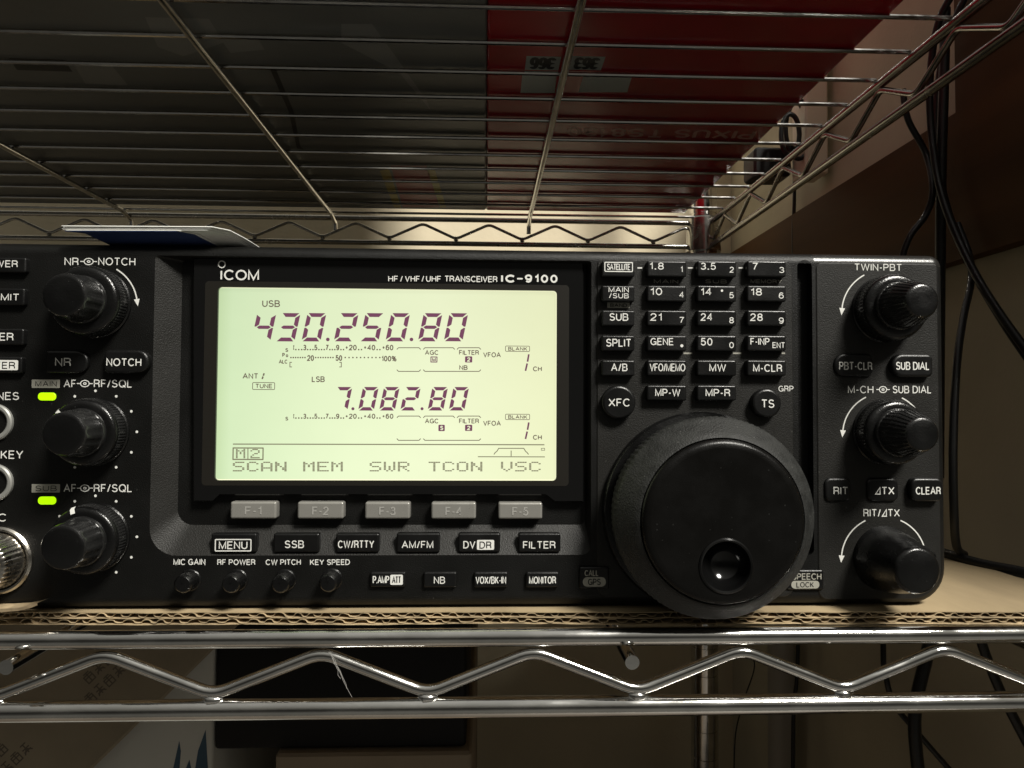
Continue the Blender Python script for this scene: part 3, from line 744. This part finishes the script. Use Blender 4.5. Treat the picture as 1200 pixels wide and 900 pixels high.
key('push_button', (434, 670.5, 475, 688), ampk, .0014)
key('push_button', (496.5, 670.5, 535, 688.5), tx(('NB', 508.5, 675.8, 521.5, 684)), .0014)
key('push_button', (555.5, 670.5, 595, 688.5), tx(('VOX/BK-IN', 557.5, 675.6, 593, 684)), .0014)
key('push_button', (616.5, 670.5, 655, 688.5), tx(('MONITOR', 620, 675.6, 651.5, 684)), .0014)
def callk(mb, y): text(mb, 'CALL', 685, 668, 701.5, 675, y, 2, .15); plate(mb, 683, 676.4, 710, 687.4, y, 2, 5); text(mb, 'GPS', 689, 678.2, 704, 685.6, y-.00003, 3, .15)  # lettering greyed to paint in the shadow of the tuning dial
key('push_button', (679, 664.5, 714, 690), callk, .0010)
C1, C2, C3, C4 = (705, 744), (758, 805), (816.5, 863.5), (875, 922)
ROW = [(305.5, 324.5), (334.5, 353.5), (363.5, 382), (393, 411.5), (422, 440.5), (451.5, 469.5)]
def pad(c, r, ops): key('keypad_key', (c[0], ROW[r][0], c[1], ROW[r][1]), ops, .0026, .0006, .0005, None, KY)
def satk(mb, y): frame(mb, 708, 307, 742, 318.8, y, 1, .00030); text(mb, 'SATELLITE', 711, 309, 739, 316.6, y, 1, .13, .22)
pad(C1, 0, satk)
pad(C2, 0, tx(('1.8', 761, 307.5, 778, 316), ('1', 797.5, 312, 800, 319.2))); pad(C3, 0, tx(('3.5', 821, 307.8, 839, 316.2), ('2', 855, 312.6, 860, 319.6))); pad(C4, 0, tx(('7', 881.5, 307.8, 888, 316.4), ('3', 913, 312.8, 919, 320)))
pad(C1, 1, tx(('MAIN', 713, 336.4, 737, 342.6), ('/SUB', 713.5, 343.6, 737, 349.6)))
def dotk(base):
    def go(mb, y): base(mb, y); dot(mb, 846, 340.6, .0004, y, 1)
    return go
pad(C2, 1, tx(('10', 762, 337.2, 776, 346), ('4', 796, 341.8, 801.5, 349))); pad(C3, 1, dotk(tx(('14', 821, 337.4, 834, 346.2), ('5', 854.5, 342.4, 860, 349.6)))); pad(C4, 1, tx(('18', 879.5, 337.6, 893, 346.4), ('6', 912.5, 342.6, 918.5, 350)))
pad(C1, 2, tx(('SUB', 714, 367, 736.5, 376)))
pad(C2, 2, tx(('21', 762, 367, 775.5, 376), ('7', 796, 371.4, 801.5, 378.6))); pad(C3, 2, tx(('24', 821, 367, 835, 376), ('8', 854.5, 371.6, 860, 379))); pad(C4, 2, tx(('28', 879, 367.2, 894, 376.2), ('9', 912.5, 372, 918.5, 379.4)))
pad(C1, 3, tx(('SPLIT', 710, 397, 740, 406.4)))
def genek(mb, y): text(mb, 'GENE', 762, 396, 789.5, 404.6, y, 1, .135); dot(mb, 799, 405.2, .0005, y, 1)
pad(C2, 3, genek); pad(C3, 3, tx(('50', 821, 396, 835, 405), ('0', 854.5, 400.8, 860, 408))); pad(C4, 3, tx(('F-INP', 879, 396, 902, 404.4), ('ENT', 905, 401, 920, 408)))
pad(C1, 4, tx(('A/B', 716, 426, 735.5, 435))); pad(C2, 4, lambda mb, y: text(mb, 'VFO/MEMO', 761, 426, 803.5, 435.2, y, 1, .115, .24)); pad(C3, 4, tx(('MW', 831, 426.4, 851, 435.4))); pad(C4, 4, tx(('M-CLR', 882, 426.8, 917, 435.8)))
pad(C2, 5, tx(('MP-W', 767.5, 455.6, 797.5, 464.4))); pad(C3, 5, tx(('MP-R', 826.5, 455.8, 856, 464.6)))
def rkey(u, v, r, s_, b):
    y = KY-.0030; mb = MB(); x, z = on(u, v, y)
    mb.lathe([(r, -.001), (r, .0024), (r-.0002, .0027), (r-.0005, .0029), (r-.0008, .0030)], x, z, 40, 0, KY)
    text(mb, s_, *b, y, 1, .135); mb.build('round_key', KM, radio)
rkey(725.5, 471.5, .0054, 'XFC', (713, 467, 738.5, 476.4)); rkey(899, 472.5, .0047, 'TS', (892, 468, 907.5, 478))
L4 = (.0036, .0018, .0018, .0036)
key('push_button', (977, 414, 1023.5, 442), tx(('PBT-CLR', 982.5, 424, 1023, 433.6)), .0012, L4, .0008)
key('push_button', (1044.5, 414.5, 1095, 442), tx(('SUB DIAL', 1049, 424, 1090, 433.6)), .0026, L4, .0009)
key('push_button', (966.5, 560, 998, 588), tx(('RIT', 976.5, 570.5, 994, 579.6)), .0012, .002, .0008)
key('push_button', (1016, 560, 1054, 588), tx(('\u22bfTX', 1025, 570.5, 1048.5, 579.6)), .0012, .002, .0008)
key('push_button', (1067.5, 560, 1106.5, 588), tx(('CLEAR', 1072.5, 570.5, 1103, 579.6)), .0028, .002, .0009)
def spk(mb, y): text(mb, 'SPEECH', 927.5, 671.8, 963, 679.4, y, 2, .15); plate(mb, 927, 680.6, 960.5, 689.6, y, 2, 4); text(mb, 'LOCK', 933, 682, 954, 688.4, y-.00003, 3, .15)  # grey lettering, the shadow over this key is put into its colour
key('push_button', (922, 668, 966, 691.5), spk, .0010)

# --- indicator lamps
for v in (460.2, 582.2):
    mb = MB(); keycap(mb, pix(44.5, v, 64.5, v+9, -.0004), .0011, .0004, .0003); mb.build('led_indicator', M['led'], radio)

# --- concentric knobs
def knob(u, v, outer_r, inner_r, ho, hi, mark=None, teeth=72, inner_teeth=14, taper=.90):
    x, z = on(u, v); mb = MB(); N = teeth*8
    mb.lathe([(outer_r*1.0, -.0005), (outer_r*1.0, .0008), (outer_r*.965, .0012), (outer_r*.965, .0018)], x, z, N, 0, 0, None, False)
    mb.lathe([(outer_r*.965, .0018), (outer_r*.972, .0021), (outer_r*.972, ho*.72), (outer_r*.955, ho*.80)], x, z, N, 2, 0, (teeth, .00012, 1, 2), False)
    mb.lathe([(outer_r*.955, ho*.80), (outer_r*.945, ho*.88), (outer_r*.915, ho*.96), (outer_r*.88, ho), (outer_r*.80, ho+.0003), (inner_r*1.02, ho+.0003), (inner_r*1.02, ho-.001)], x, z, 128, 0, 0, None, False)
    if mark is not None:
        a = R(mark); ca, sa = math.cos(a), math.sin(a)
        ta, tb = -sa, ca; w = .0007
        ro, ri = outer_r*.985, outer_r*.80
        q = []
        for rr, yy in ((ro, -ho*.35), (ro, -ho*.86), (outer_r*.93, -ho-.0001), (ri, -ho-.0005)):
            q += [(x+ca*rr-ta*w, yy, z+sa*rr-tb*w), (x+ca*rr+ta*w, yy, z+sa*rr+tb*w)]
        mb.add(q, [(0, 1, 3, 2), (2, 3, 5, 4), (4, 5, 7, 6)], 1)
    o = mb.build('control_knob', [M['knob'], M['print'], M['grip']], radio)
    mb = MB(); N = inner_teeth*8; b = ho
    mb.lathe([(inner_r*1.03, b-.001), (inner_r*1.03, b+.0012), (inner_r*1.0, b+.0016), (inner_r*.965, b+.0017), (inner_r*.955, b+(hi-b)*.5), (inner_r*taper, hi-.0012), (inner_r*(taper-.02), hi-.0007), (inner_r*(taper-.06), hi-.0003)],
             x, z, N, 1, 0, (inner_teeth, .00011, 3, 5), False)
    mb.lathe([(inner_r*(taper-.06), hi-.0003), (inner_r*(taper-.11), hi-.0001), (inner_r*(taper-.17), hi), (inner_r*.3, hi+.0001)], x, z, N, 0, 0)
    mb.build('knob_cap', [M['knob'], M['grip']], o)
knob(112, 355.5, .0112, .0072, .0075, .0178)
knob(111.5, 506, .0107, .0072, .0075, .0175, 140)
knob(111.5, 629, .0108, .0073, .0075, .0180, 108)
knob(1036, 363, .0110, .0074, .0080, .0215, None, 60, 30, .71)
knob(1036, 506, .0107, .0074, .0080, .0215, None, 60, 30, .71)
# RIT knob: one tapered body with a pointer rib
x, z = on(1036, 654); mb = MB()
mb.lathe([(.0105, -.0005), (.0105, .0006), (.0103, .0010), (.0098, .006), (.0088, .011), (.0078, .0145), (.0072, .0165), (.0071, .0178), (.0067, .0186), (.0060, .0190), (.0016, .0190)], x, z, 96, 0)
a = R(35); mb.tube([(x+math.cos(a)*.0100, -.004, z+math.sin(a)*.0100), (x+math.cos(a)*.0088, -.0112, z+math.sin(a)*.0088), (x+math.cos(a)*.0073, -.0172, z+math.sin(a)*.0073)], .0006, 8)
mb.build('control_knob', M['knob'], radio)
for (u, v, an) in ((223, 679.5, 130), (278, 679.5, 125), (334.5, 679.5, 120), (389, 678.5, 125)):
    x, z = on(u, v); mb = MB()
    mb.lathe([(.0034, -.0005), (.0034, .0004), (.0031, .0007), (.0029, .0045), (.0027, .0056), (.0022, .0061), (.0005, .0061)], x, z, 48, 0, 0, (16, .00010, 3, 3))
    a = R(an); mb.box(x-.00035, x+.00035, -.0063, -.0045, z+.0004, z+.0026)
    mb.build('trimmer_knob', M['knob'], radio)

# --- main tuning dial
x, z = on(820, 598); mb = MB()
mb.lathe([(.0318, -.0005), (.0318, .0022), (.0312, .0030), (.0290, .0032)], x, z, 128, 1, 0, None, False)
mb.lathe([(.0280, .0030), (.0293, .0050), (.0300, .0070), (.0305, .0150), (.0303, .0160), (.0297, .0168), (.0262, .0212), (.0250, .0226), (.0244, .0229), (.0241, .0224)], x, z, 400, 0, 0, (100, .00010, 2, 3), False)
dial = mb.build('tuning_dial', [M['rubber'], M['knob']], radio)
mb = MB()
# face: flat disc with a bowl cut in its lower part
NR_, dx, dz = 96, .0004, -.0126
face = [(x+.0215*math.cos(2*PI*k/NR_), -.0246, z+.0215*math.sin(2*PI*k/NR_)) for k in range(NR_)]
dc = (x+dx, z+dz); DR_ = .0080
rim = [(dc[0]+DR_*math.cos(2*PI*k/64), -.0246, dc[1]+DR_*math.sin(2*PI*k/64)) for k in range(64)]
mb.lathe([(.0241, .0210), (.0240, .0232), (.0235, .0241), (.0226, .0245), (.0215, .0246)], x, z, NR_, 0, 0, None, False)
polys = [[Vector((p[0], p[2], 0)) for p in q] for q in (face, rim)]; flat = face+rim; ori = []
for t in tessellate_polygon(polys):
    a, b, c = (flat[i] for i in t)
    ori.append(tuple(t) if (b[0]-a[0])*(c[2]-a[2])-(b[2]-a[2])*(c[0]-a[0]) > 0 else (t[0], t[2], t[1]))
mb.add(flat, ori, 0)
mb.build('dial_face', M['dial'], dial)
mb = MB()
pf = [(DR_*1.02, .0244), (DR_*1.0, .0249), (DR_*.95, .0251), (DR_*.89, .0249), (DR_*.86, .0243)]
for k in range(1, 9):
    a = k/8*PI/2; pf.append((DR_*.86*math.cos(a)+.0001, .0243-.0062*math.sin(a)))
mb.lathe(pf, dc[0], dc[1], 64, 0)
mb.build('finger_dimple', M['dimple'], dial)

# --- sockets at the left edge
for v in (495, 565.5):
    x, z = on(-6, v); mb = MB()
    mb.lathe([(.0058, -.001), (.0058, .0009), (.0054, .0013), (.0047, .0013), (.0042, .0009), (.0040, -.0010)], x, z, 48, 0, 0, None, False)
    mb.lathe([(.0040, -.0010), (.0038, -.006)], x, z, 48, 1, 0, None, True)
    mb.build('jack_socket', [mat('socket_ring', (.30, .30, .28), .45, metal=.3), M['hole']], radio)
x, z = on(0, 656); mb = MB()
mb.lathe([(.0104, -.001), (.0104, .0012), (.0098, .0018), (.0092, .0018), (.0090, .0010)], x, z, 64, 0, 0, None, False)
mb.lathe([(.0088, .0005), (.0086, .0026), (.0080, .0040), (.0078, .0086), (.0074, .0094), (.0064, .0098), (.0058, .0094), (.0056, .0040)], x, z, 256, 0, 0, (32, .00014, 2, 3), False)
mb.lathe([(.0058, .0062), (.0042, .0066), (.0038, .0050), (.0010, .0050)], x, z, 48, 1)
mb.build('microphone_socket', [M['nickel'], M['brass']], radio)

# ================================================================== papers on the radio
def sheaf(name, x0, x1, lift, n, th, rise, ms, label, cat, jit=.0006):
    """sheets lying on the radio whose front ends curl up and slide to the left"""
    mb = MB(); rnd = random.Random(len(label))
    prof = [(.07, 0, 0), (.012, 0, 0), (.004, .0002, -.0006), (.001, .0009, -.002), (-.0018, .0024, -.0052), (-.0046, rise, -.0098)]
    for k in range(n):
        jx, jy = rnd.uniform(-jit, jit), rnd.uniform(-jit, jit)*.6
        vs = []
        for i, (y, z, sx) in enumerate(prof):
            for xx in (x0, x1):
                for dz in (0, th*.85):
                    vs.append((xx+sx+jx+(.0004 if xx == x1 else 0)*k, y+jy, lift+z+k*th+dz+(.0004*(xx-x0)/(x1-x0) if i == 5 else 0)))
        fs = []
        for i in range(len(prof)-1):
            a, b = i*4, i*4+4
            fs += [(a, b, b+2, a+2), (a+1, a+3, b+3, b+1), (a, a+1, b+1, b), (a+2, b+2, b+3, a+3)]
        e = (len(prof)-1)*4; fs.append((e, e+1, e+3, e+2))
        mb.add(vs, fs, 0 if (k or len(ms) == 1) else 1)
    return tag(mb.build(name, ms), label, cat)
TZ = zt+.0001
sheaf('leaflet', -.1205, -.0865, TZ, 2, .00022, .0024, [M['white'], M['blue']], 'blue printed leaflet curling up on the radio top below white sheets', 'leaflet', .0002)
sheaf('paper_stack', -.1215, -.0775, TZ+.00046, 6, .00024, .0024, [M['white']], 'small stack of white paper sheets on top of the radio', 'paper')

# ================================================================== boxes on the upper tier
UZ = UPZ+.0040+.0013
m_red = mat('red_printed_carton', (0.34, 0.004, 0.012), 0.21, spec=.42, nscale=25, namt=.15, rvar=.05, bscale=60, bump=.25)
m_greyc = mat('grey_printed_carton', (0.115, 0.117, 0.110), 0.38, nscale=9, namt=.34, rvar=.08, bscale=120, bump=.3)
m_print = mat('faded_red_print', (0.55, 0.28, 0.25), 0.4); m_stick = mat('sticker_paper', (0.40, 0.42, 0.38), 0.6); m_ink = mat('ink', (0.015, 0.015, 0.015), 0.5)
def carton(name, x0, x1, y0, y1, z0, z1, m, label, cat='box', extra=()):
    mb = MB(); b = .0012
    def rg(z, i): return [(p[0], p[2], z) for p in rrect(x0, y0, x1, y1, .002, 0, 3, i)]
    mb.loft([rg(z0, b), rg(z0+b*.4, b*.3), rg(z0+b, 0), rg(z1-b, 0), rg(z1, b)], 0, True, True)
    return tag(mb.build(name, [m]+list(extra)), label, cat), mb
o, _ = carton('carton', -.47, .0002, .012, .437, UZ, UZ+.22, m_greyc, 'dull grey printed carton lying on the upper wire tier beside the red carton')
grey_box = o
o, _ = carton('carton', .00022, .186, .02, .437, UZ, UZ+.045, m_red, 'glossy dark red printed carton lying on the upper wire tier')
red_box = o
# prints on the undersides (read from below, turned half round)
def under(pts, y=None): return pts
def undertext(mb, s, x0, x1, ya, yb, z, mi, wt=.13, slant=0.0):
    """lettering on a downward face: x runs right to left, y away from the viewer is the baseline side"""
    h = yb-ya; t = h*wt; hh = h-t; tot = sum(G[c][0] for c in s)+.3*(len(s)-1); sx = (x1-x0-t)/tot
    xx = x1-t/2
    tmp = MB()
    for c in s:
        w, st = G[c]
        for pl in st: ribbon(tmp, [(-(xx-px*sx-slant*pz*hh), ya+t/2+pz*hh) for px, pz in pl], t, 0, 0)
        xx -= (w+.3)*sx
    vs = [(-v[0], (ya+yb)-v[2] if False else v[2], z+v[1]) for v in tmp.v]
    mb.add(vs, [tuple(reversed(f)) for f in tmp.f], mi)
def at_up(u, v, z):
    d = fwd*F + rt2*(u-600) - up2*(v-450); t = (z-CAM.z)/d.z
    return CAM.x+d.x*t, CAM.y+d.y*t
mb = MB()
def upatch(mb, uvs, z, mi):
    q = [at_up(u, v, UZ) for u, v in uvs]
    ar = sum(q[i][0]*q[(i+1) % len(q)][1]-q[(i+1) % len(q)][0]*q[i][1] for i in range(len(q)))
    if ar > 0: q = q[::-1]
    mb.add([(a, b, z) for a, b in q], [tuple(range(len(q)))], mi)
def ubox(u0, v0, u1, v1):
    a = at_up((u0+u1)/2, v0, UZ); b = at_up((u0+u1)/2, v1, UZ); c0 = at_up(u0, (v0+v1)/2, UZ); c1 = at_up(u1, (v0+v1)/2, UZ)
    return c0[0], c1[0], a[1], b[1]
def mark(parent, m, fn, name='printed_mark'):
    mb = MB(); fn(mb); return mb.build(name, m, parent)
a = ubox(662, 151, 885, 161)
mark(red_box, m_print, lambda mb: undertext(mb, 'PIXUS TS8130', a[0], a[1], a[2], a[3], UZ-.00005, 0, .17, -.15), 'printed_title')
for (u0, u1, t_) in ((616, 656, '366'), (668, 707, '363')):
    def stick(mb, u0=u0, u1=u1, t_=t_):
        a = ubox(u0, 66, u1, 82); mb.add([(a[0], a[2], UZ-.00003), (a[0], a[3], UZ-.00003), (a[1], a[3], UZ-.00003), (a[1], a[2], UZ-.00003)], [(0, 1, 2, 3)], 0)
        undertext(mb, t_, a[0]+.002, a[1]-.002, a[2]+.001, a[3]-.001, UZ-.00006, 1, .17)
    mark(red_box, [m_stick, m_ink], stick, 'price_sticker')
mark(red_box, m_stick, lambda mb: upatch(mb, [(612, 88), (652, 88), (650, 109), (610, 109)], UZ-.00003, 0), 'sticker')
mark(red_box, m_stick, lambda mb: upatch(mb, [(684, 88), (741, 88), (735, 108), (678, 108)], UZ-.00003, 0), 'sticker')
pale = mat('pale_print', (.20, .20, .185), .45); yel = mat('yellow_print', (.36, .27, .05), .45); mar = mat('maroon_print', (.34, .06, .06), .45)
for pts, m in (([(170, 20), (245, 22), (262, 50), (215, 66), (185, 55)], pale), ([(255, 40), (300, 42), (310, 58), (270, 62)], pale),
               ([(316, 80), (323, 80), (344, 130), (352, 172), (358, 176), (348, 174), (338, 130)], m_ink), ([(10, 68), (75, 70), (85, 84), (20, 82)], m_ink),
               ([(85, 73), (128, 73), (150, 100), (100, 98)], pale), ([(400, 28), (436, 28), (470, 75), (500, 118), (505, 130), (468, 85), (400, 50)], pale),
               ([(445, 200), (456, 198), (470, 243), (462, 243)], yel), ([(458, 194), (500, 194), (515, 243), (472, 243)], mar), ([(500, 198), (510, 200), (523, 243), (516, 243)], yel)):
    mark(grey_box, m, lambda mb, pts=pts: upatch(mb, pts, UZ-.00003, 0))

# ================================================================== things under the lower tier
m_white = mat('white_carton', (0.54, 0.54, 0.50), 0.7, nscale=20, namt=.08); m_kraft = mat('brown_carton', (0.26, 0.22, 0.155), 0.8, nscale=30, namt=.15)
m_fade = mat('faded_ink', (.11, .09, .065), .7); m_black = mat('black_carton', (0.006, 0.006, 0.006), 0.6, spec=.2); m_beige = mat('beige_carton', (0.30, 0.24, 0.17), 0.8, nscale=20, namt=.1)
m_navy = mat('navy_print', (0.03, 0.075, 0.12), 0.5)
def px_at(u, d): return (u-568)*d/F
def pz_at(v, d): return H0-(v-477)*d/F
# white carton, its front at y = .10
D_ = .335
wx = on(250, 830, .10)[0]
wc, _ = carton('carton', wx-.22, wx, D_-.235, .40, 0, LOWB+.018, m_white, 'white carton with blue feather marks standing below the lower tier')
mb = MB()
for tri in ([(203, 900), (210, 868), (212, 880), (210, 905)], [(216, 905), (222, 890), (225, 905)], [(228, 905), (232, 880), (241, 855), (244, 905)]):
    q = [on3(u, v, .0999) for u, v in tri]
    mb.add(q, [tuple(range(len(q)-1, -1, -1))], 0)
mb.build('printed_mark', m_navy, wc)
# brown carton leaning on it, turned about the line of sight
bc = empty('carton', (on(255, 756, .09)[0], .09, on(255, 756, .09)[1]), 'brown carton with dark printed text leaning below the lower tier', 'box')
mb = MB(); b = .0012
mb.loft([rrect(-.34, 0, .03, .22, .002, .004, 3), rrect(-.34, 0, .03, .22, .002, .001, 3), rrect(-.34, 0, .03, .22, .001, 0, 3, .001)], 0, True, True)
body = mb.build('carton_body', m_kraft, bc)
mb = MB()
def bars(x0, z0, s, w):
    """a row of blocky printed characters"""
    rnd = random.Random(int(x0*1e5))
    for k in range(s):
        xa = x0+k*w*1.2; t = w*.12; h = w*.95
        ribbon(mb, [(xa+w*.1, z0+h*.5), (xa+w*.9, z0+h*.5)], t, 0, 0); ribbon(mb, [(xa+w*.5, z0), (xa+w*.5, z0+h)], t, 0, 0)
        ribbon(mb, [(xa+w*.2, z0+h*.95), (xa+w*.85, z0+h*.95)], t, 0, 0)
        if k % 2 == 0:
            ribbon(mb, [(xa+w*.08, z0), (xa+w*.92, z0), (xa+w*.92, z0+h*.75), (xa+w*.08, z0+h*.75), (xa+w*.08, z0)], t, 0, 0)
        else:
            ribbon(mb, [(xa+w*.5, z0+h*.45), (xa+w*.05, z0)], t, 0, 0); ribbon(mb, [(xa+w*.5, z0+h*.45), (xa+w*.95, z0)], t, 0, 0); ribbon(mb, [(xa+w*.1, z0+h*.22), (xa+w*.9, z0+h*.22)], t, 0, 0)
bc.rotation_euler = (0, R(-45), 0)
mb_pts = MB()
for args in ((-.056, .020, 4, .0046), (-.050, .027, 3, .0046), (-.106, .024, 4, .0046), (-.108, .031, 3, .0046)):
    mb = MB(); bars(*args); mb.build('printed_text', m_fade, bc)
# beige carton and the black box that stands on it
D_ = .40
tz = on(400, 877, .10)[1]
carton('carton', on(322, 885, .097)[0], on(553, 885, .097)[0], .097, .43, 0, tz-.001, m_beige, 'beige carton standing under the black box below the lower tier')
carton('storage_box', wx+.0006, on(546.5, 820, .10)[0], .10, .40, tz, LOWB+.016, m_black, 'plain black box standing on the beige carton below the lower tier')

# pipe and wood panel at the right wall
mb = MB(); px, py = .266, .415
ring = lambda zz, r: [(px+r*math.cos(2*PI*k/24), py+r*math.sin(2*PI*k/24), zz) for k in range(24)]
mb.loft([ring(0, .0118), ring(.42, .0118)], 0, True, True)
tag(mb.build('conduit_pipe', mat('grey_plastic_pipe', (0.36, 0.33, 0.28), 0.5)), 'grey vertical pipe standing in the corner behind the rack', 'pipe')
mb = MB(); mb.box(SIDE_X-.010, SIDE_X-.0005, -.09, BACK_Y-.004, H0+.086, H0+.172)
mb.box(SIDE_X-.0095, SIDE_X-.0005, -.088, .175, H0+.1721, H0+.328)
tag(mb.build('wooden_board', mat('dark_brown_wood', (0.085, 0.038, 0.011), 0.6, spec=.12, nscale=30, namt=.3, stretch=(1, .08, 1))), 'dark brown wooden board fixed along the right wall below the upper tier', 'board')

# ================================================================== cables
def cable(pts, r, label, name='cable', m=None, mi=0):
    P = [Vector(p) for p in pts]; out = []
    for i in range(len(P)-1):
        p0, p1, p2, p3 = P[max(i-1, 0)], P[i], P[i+1], P[min(i+2, len(P)-1)]
        for k in range(8):
            t = k/8; out.append(.5*((2*p1)+(p2-p0)*t+(2*p0-5*p1+4*p2-p3)*t*t+(3*p1-p0-3*p2+p3)*t**3))
    out.append(P[-1])
    mb = MB(); mb.tube(out, r, 12)
    return tag(mb.build(name, m or M['cable']), label, 'cable', 'black cables hanging behind the rack' if name == 'cable' else None)
c = lambda lst, y: [on3(u, v, yy if yy is not None else y) for u, v, yy in lst]
N_ = None
cable(c([(1140, -40, .12), (1102, 20, .14), (1090, 90, .15), (1092, 160, .15), (1104, 230, .14), (1132, 300, .12), (1168, 362, .10), (1225, 440, .08)], .12), .0019, 'black cable sweeping down to the right edge beside the wooden board')
cable(c([(1150, -40, .15), (1112, 40, .17), (1098, 110, .18), (1098, 180, .18), (1112, 250, .17), (1142, 320, .15), (1180, 385, .13), (1240, 470, .11)], .12), .0019, 'black cable just behind the sweeping cable beside the wooden board')
cable(c([(1108, 10, .15), (1106, 100, .15), (1103, 200, .15), (1102, 300, .15), (1101, 420, .15), (1100, 560, .15)], .15), .0026, 'thick black cable hanging straight down behind the radio')
cable(c([(1058, 105, .16), (1064, 140, .16), (1085, 180, .16), (1093, 220, .15), (1086, 250, .15), (1065, 280, .15), (1055, 320, .15), (1052, 420, .15)], .15), .0017, 'thin black cable curling past the rail behind the radio')
cable(c([(1122, 262, .15), (1136, 300, .14), (1138, 330, .12), (1129, 372, .10), (1121, 430, .08), (1117, 520, .07), (1118, 600, .066), (1121, 640, .068), (1130, 650, .07)], .06), .0017, 'black cable running down the right side of the radio')
cable(c([(1080, 640, .10), (1115, 651, .075), (1150, 661, .06), (1200, 671, .045), (1260, 684, .03)], .06), .0022, 'black cable lying along the right edge of the cardboard')
cable(c([(931, 150, .40), (931, 226, .40), (930, 292, .40), (934, 500, .40), (935, 760, .38), (930, 830, .38), (929, 920, .38)], .4), .0016, 'thin black cable hanging beside the grey pipe')
cable(c([(1037, 600, .16), (1035, 755, .14), (1038, 792, .13), (1048, 825, .13), (1072, 855, .13), (1120, 910, .13)], .13), .0014, 'thin black cable slanting to the lower right below the shelf')
cable(c([(1094, 600, .15), (1091, 730, .12), (1086, 768, .12), (1074, 820, .12), (1072, 860, .12), (1078, 920, .12)], .12), .0030, 'thick black cable hanging below the shelf near the right zigzag brace')
cable(c([(1142, 712, .10), (1150, 752, .10), (1168, 800, .10), (1190, 845, .10), (1225, 910, .10)], .1), .0022, 'black cable at the far right below the shelf')
cable(c([(860, 755, .46), (884, 776, .46), (872, 820, .46), (862, 860, .46), (860, 920, .46)], .46), .0006, 'hair thin dark wire against the wall right of the post')
# clutter behind the upper right corner: white power strip and looping cords
mb = MB()
xa, xb = on(944, 150, .34)[0], on(971, 150, .34)[0]; z0, z1 = on(955, 203, .34)[1], on(955, 30, .34)[1]
mb.loft([rrect(xa, z0, xb, z1, .002, .365, 4), rrect(xa, z0, xb, z1, .002, .3415, 4), rrect(xa, z0, xb, z1, .002, .340, 4, .0015)], 0, True, True)
tag(mb.build('cable_duct', mat('cream_plastic', (.80, .72, .56), .5)), 'cream vertical cable duct behind the right end of the upper tier', 'duct')
mb = MB(); xa, xb = on(884, 190, .36)[0], on(928, 190, .36)[0]; z0, z1 = on(905, 206, .36)[1], on(905, 172, .36)[1]
mb.loft([rrect(xa, z0, xb, z1, .004, .385, 4), rrect(xa, z0, xb, z1, .004, .362, 4), rrect(xa, z0, xb, z1, .004, .360, 4, .002)], 0, True, True)
tag(mb.build('power_adapter', M['cable']), 'black power adapter hanging below the cord coils beside the cream duct', 'adapter')
for k, (u, v, r) in enumerate(((931, 146, 28), (936, 152, 34), (926, 158, 24))):
    pts = [(u+r*.45*math.cos(2*PI*t/12), v+r*math.sin(2*PI*t/12), .35-.005*k) for t in range(13)]
    pts = [at for at in pts]
    cable(c(pts, .35), .0019, ['middle', 'widest', 'smallest'][k]+' coil of black cord looped beside the cream cable duct', 'cord_coil')

# wisp of dust caught on the brace
mb = MB(); rnd = random.Random(3)
for k in range(4):
    p = [on3(386+rnd.uniform(-2, 2), 764, -.011)]
    for j in range(1, 7): p.append(on3(386+j*(2.2+k*.7)+rnd.uniform(-2, 2), 764+j*(5+k*1.2)+rnd.uniform(-2, 2), -.011))
    mb.tube(p, .00007, 5)
tag(mb.build('dust_strand', mat('dust_fibre', (.30, .29, .27), .9)), 'grey wisp of dust hanging from the zigzag brace in front of the black box', 'dust')
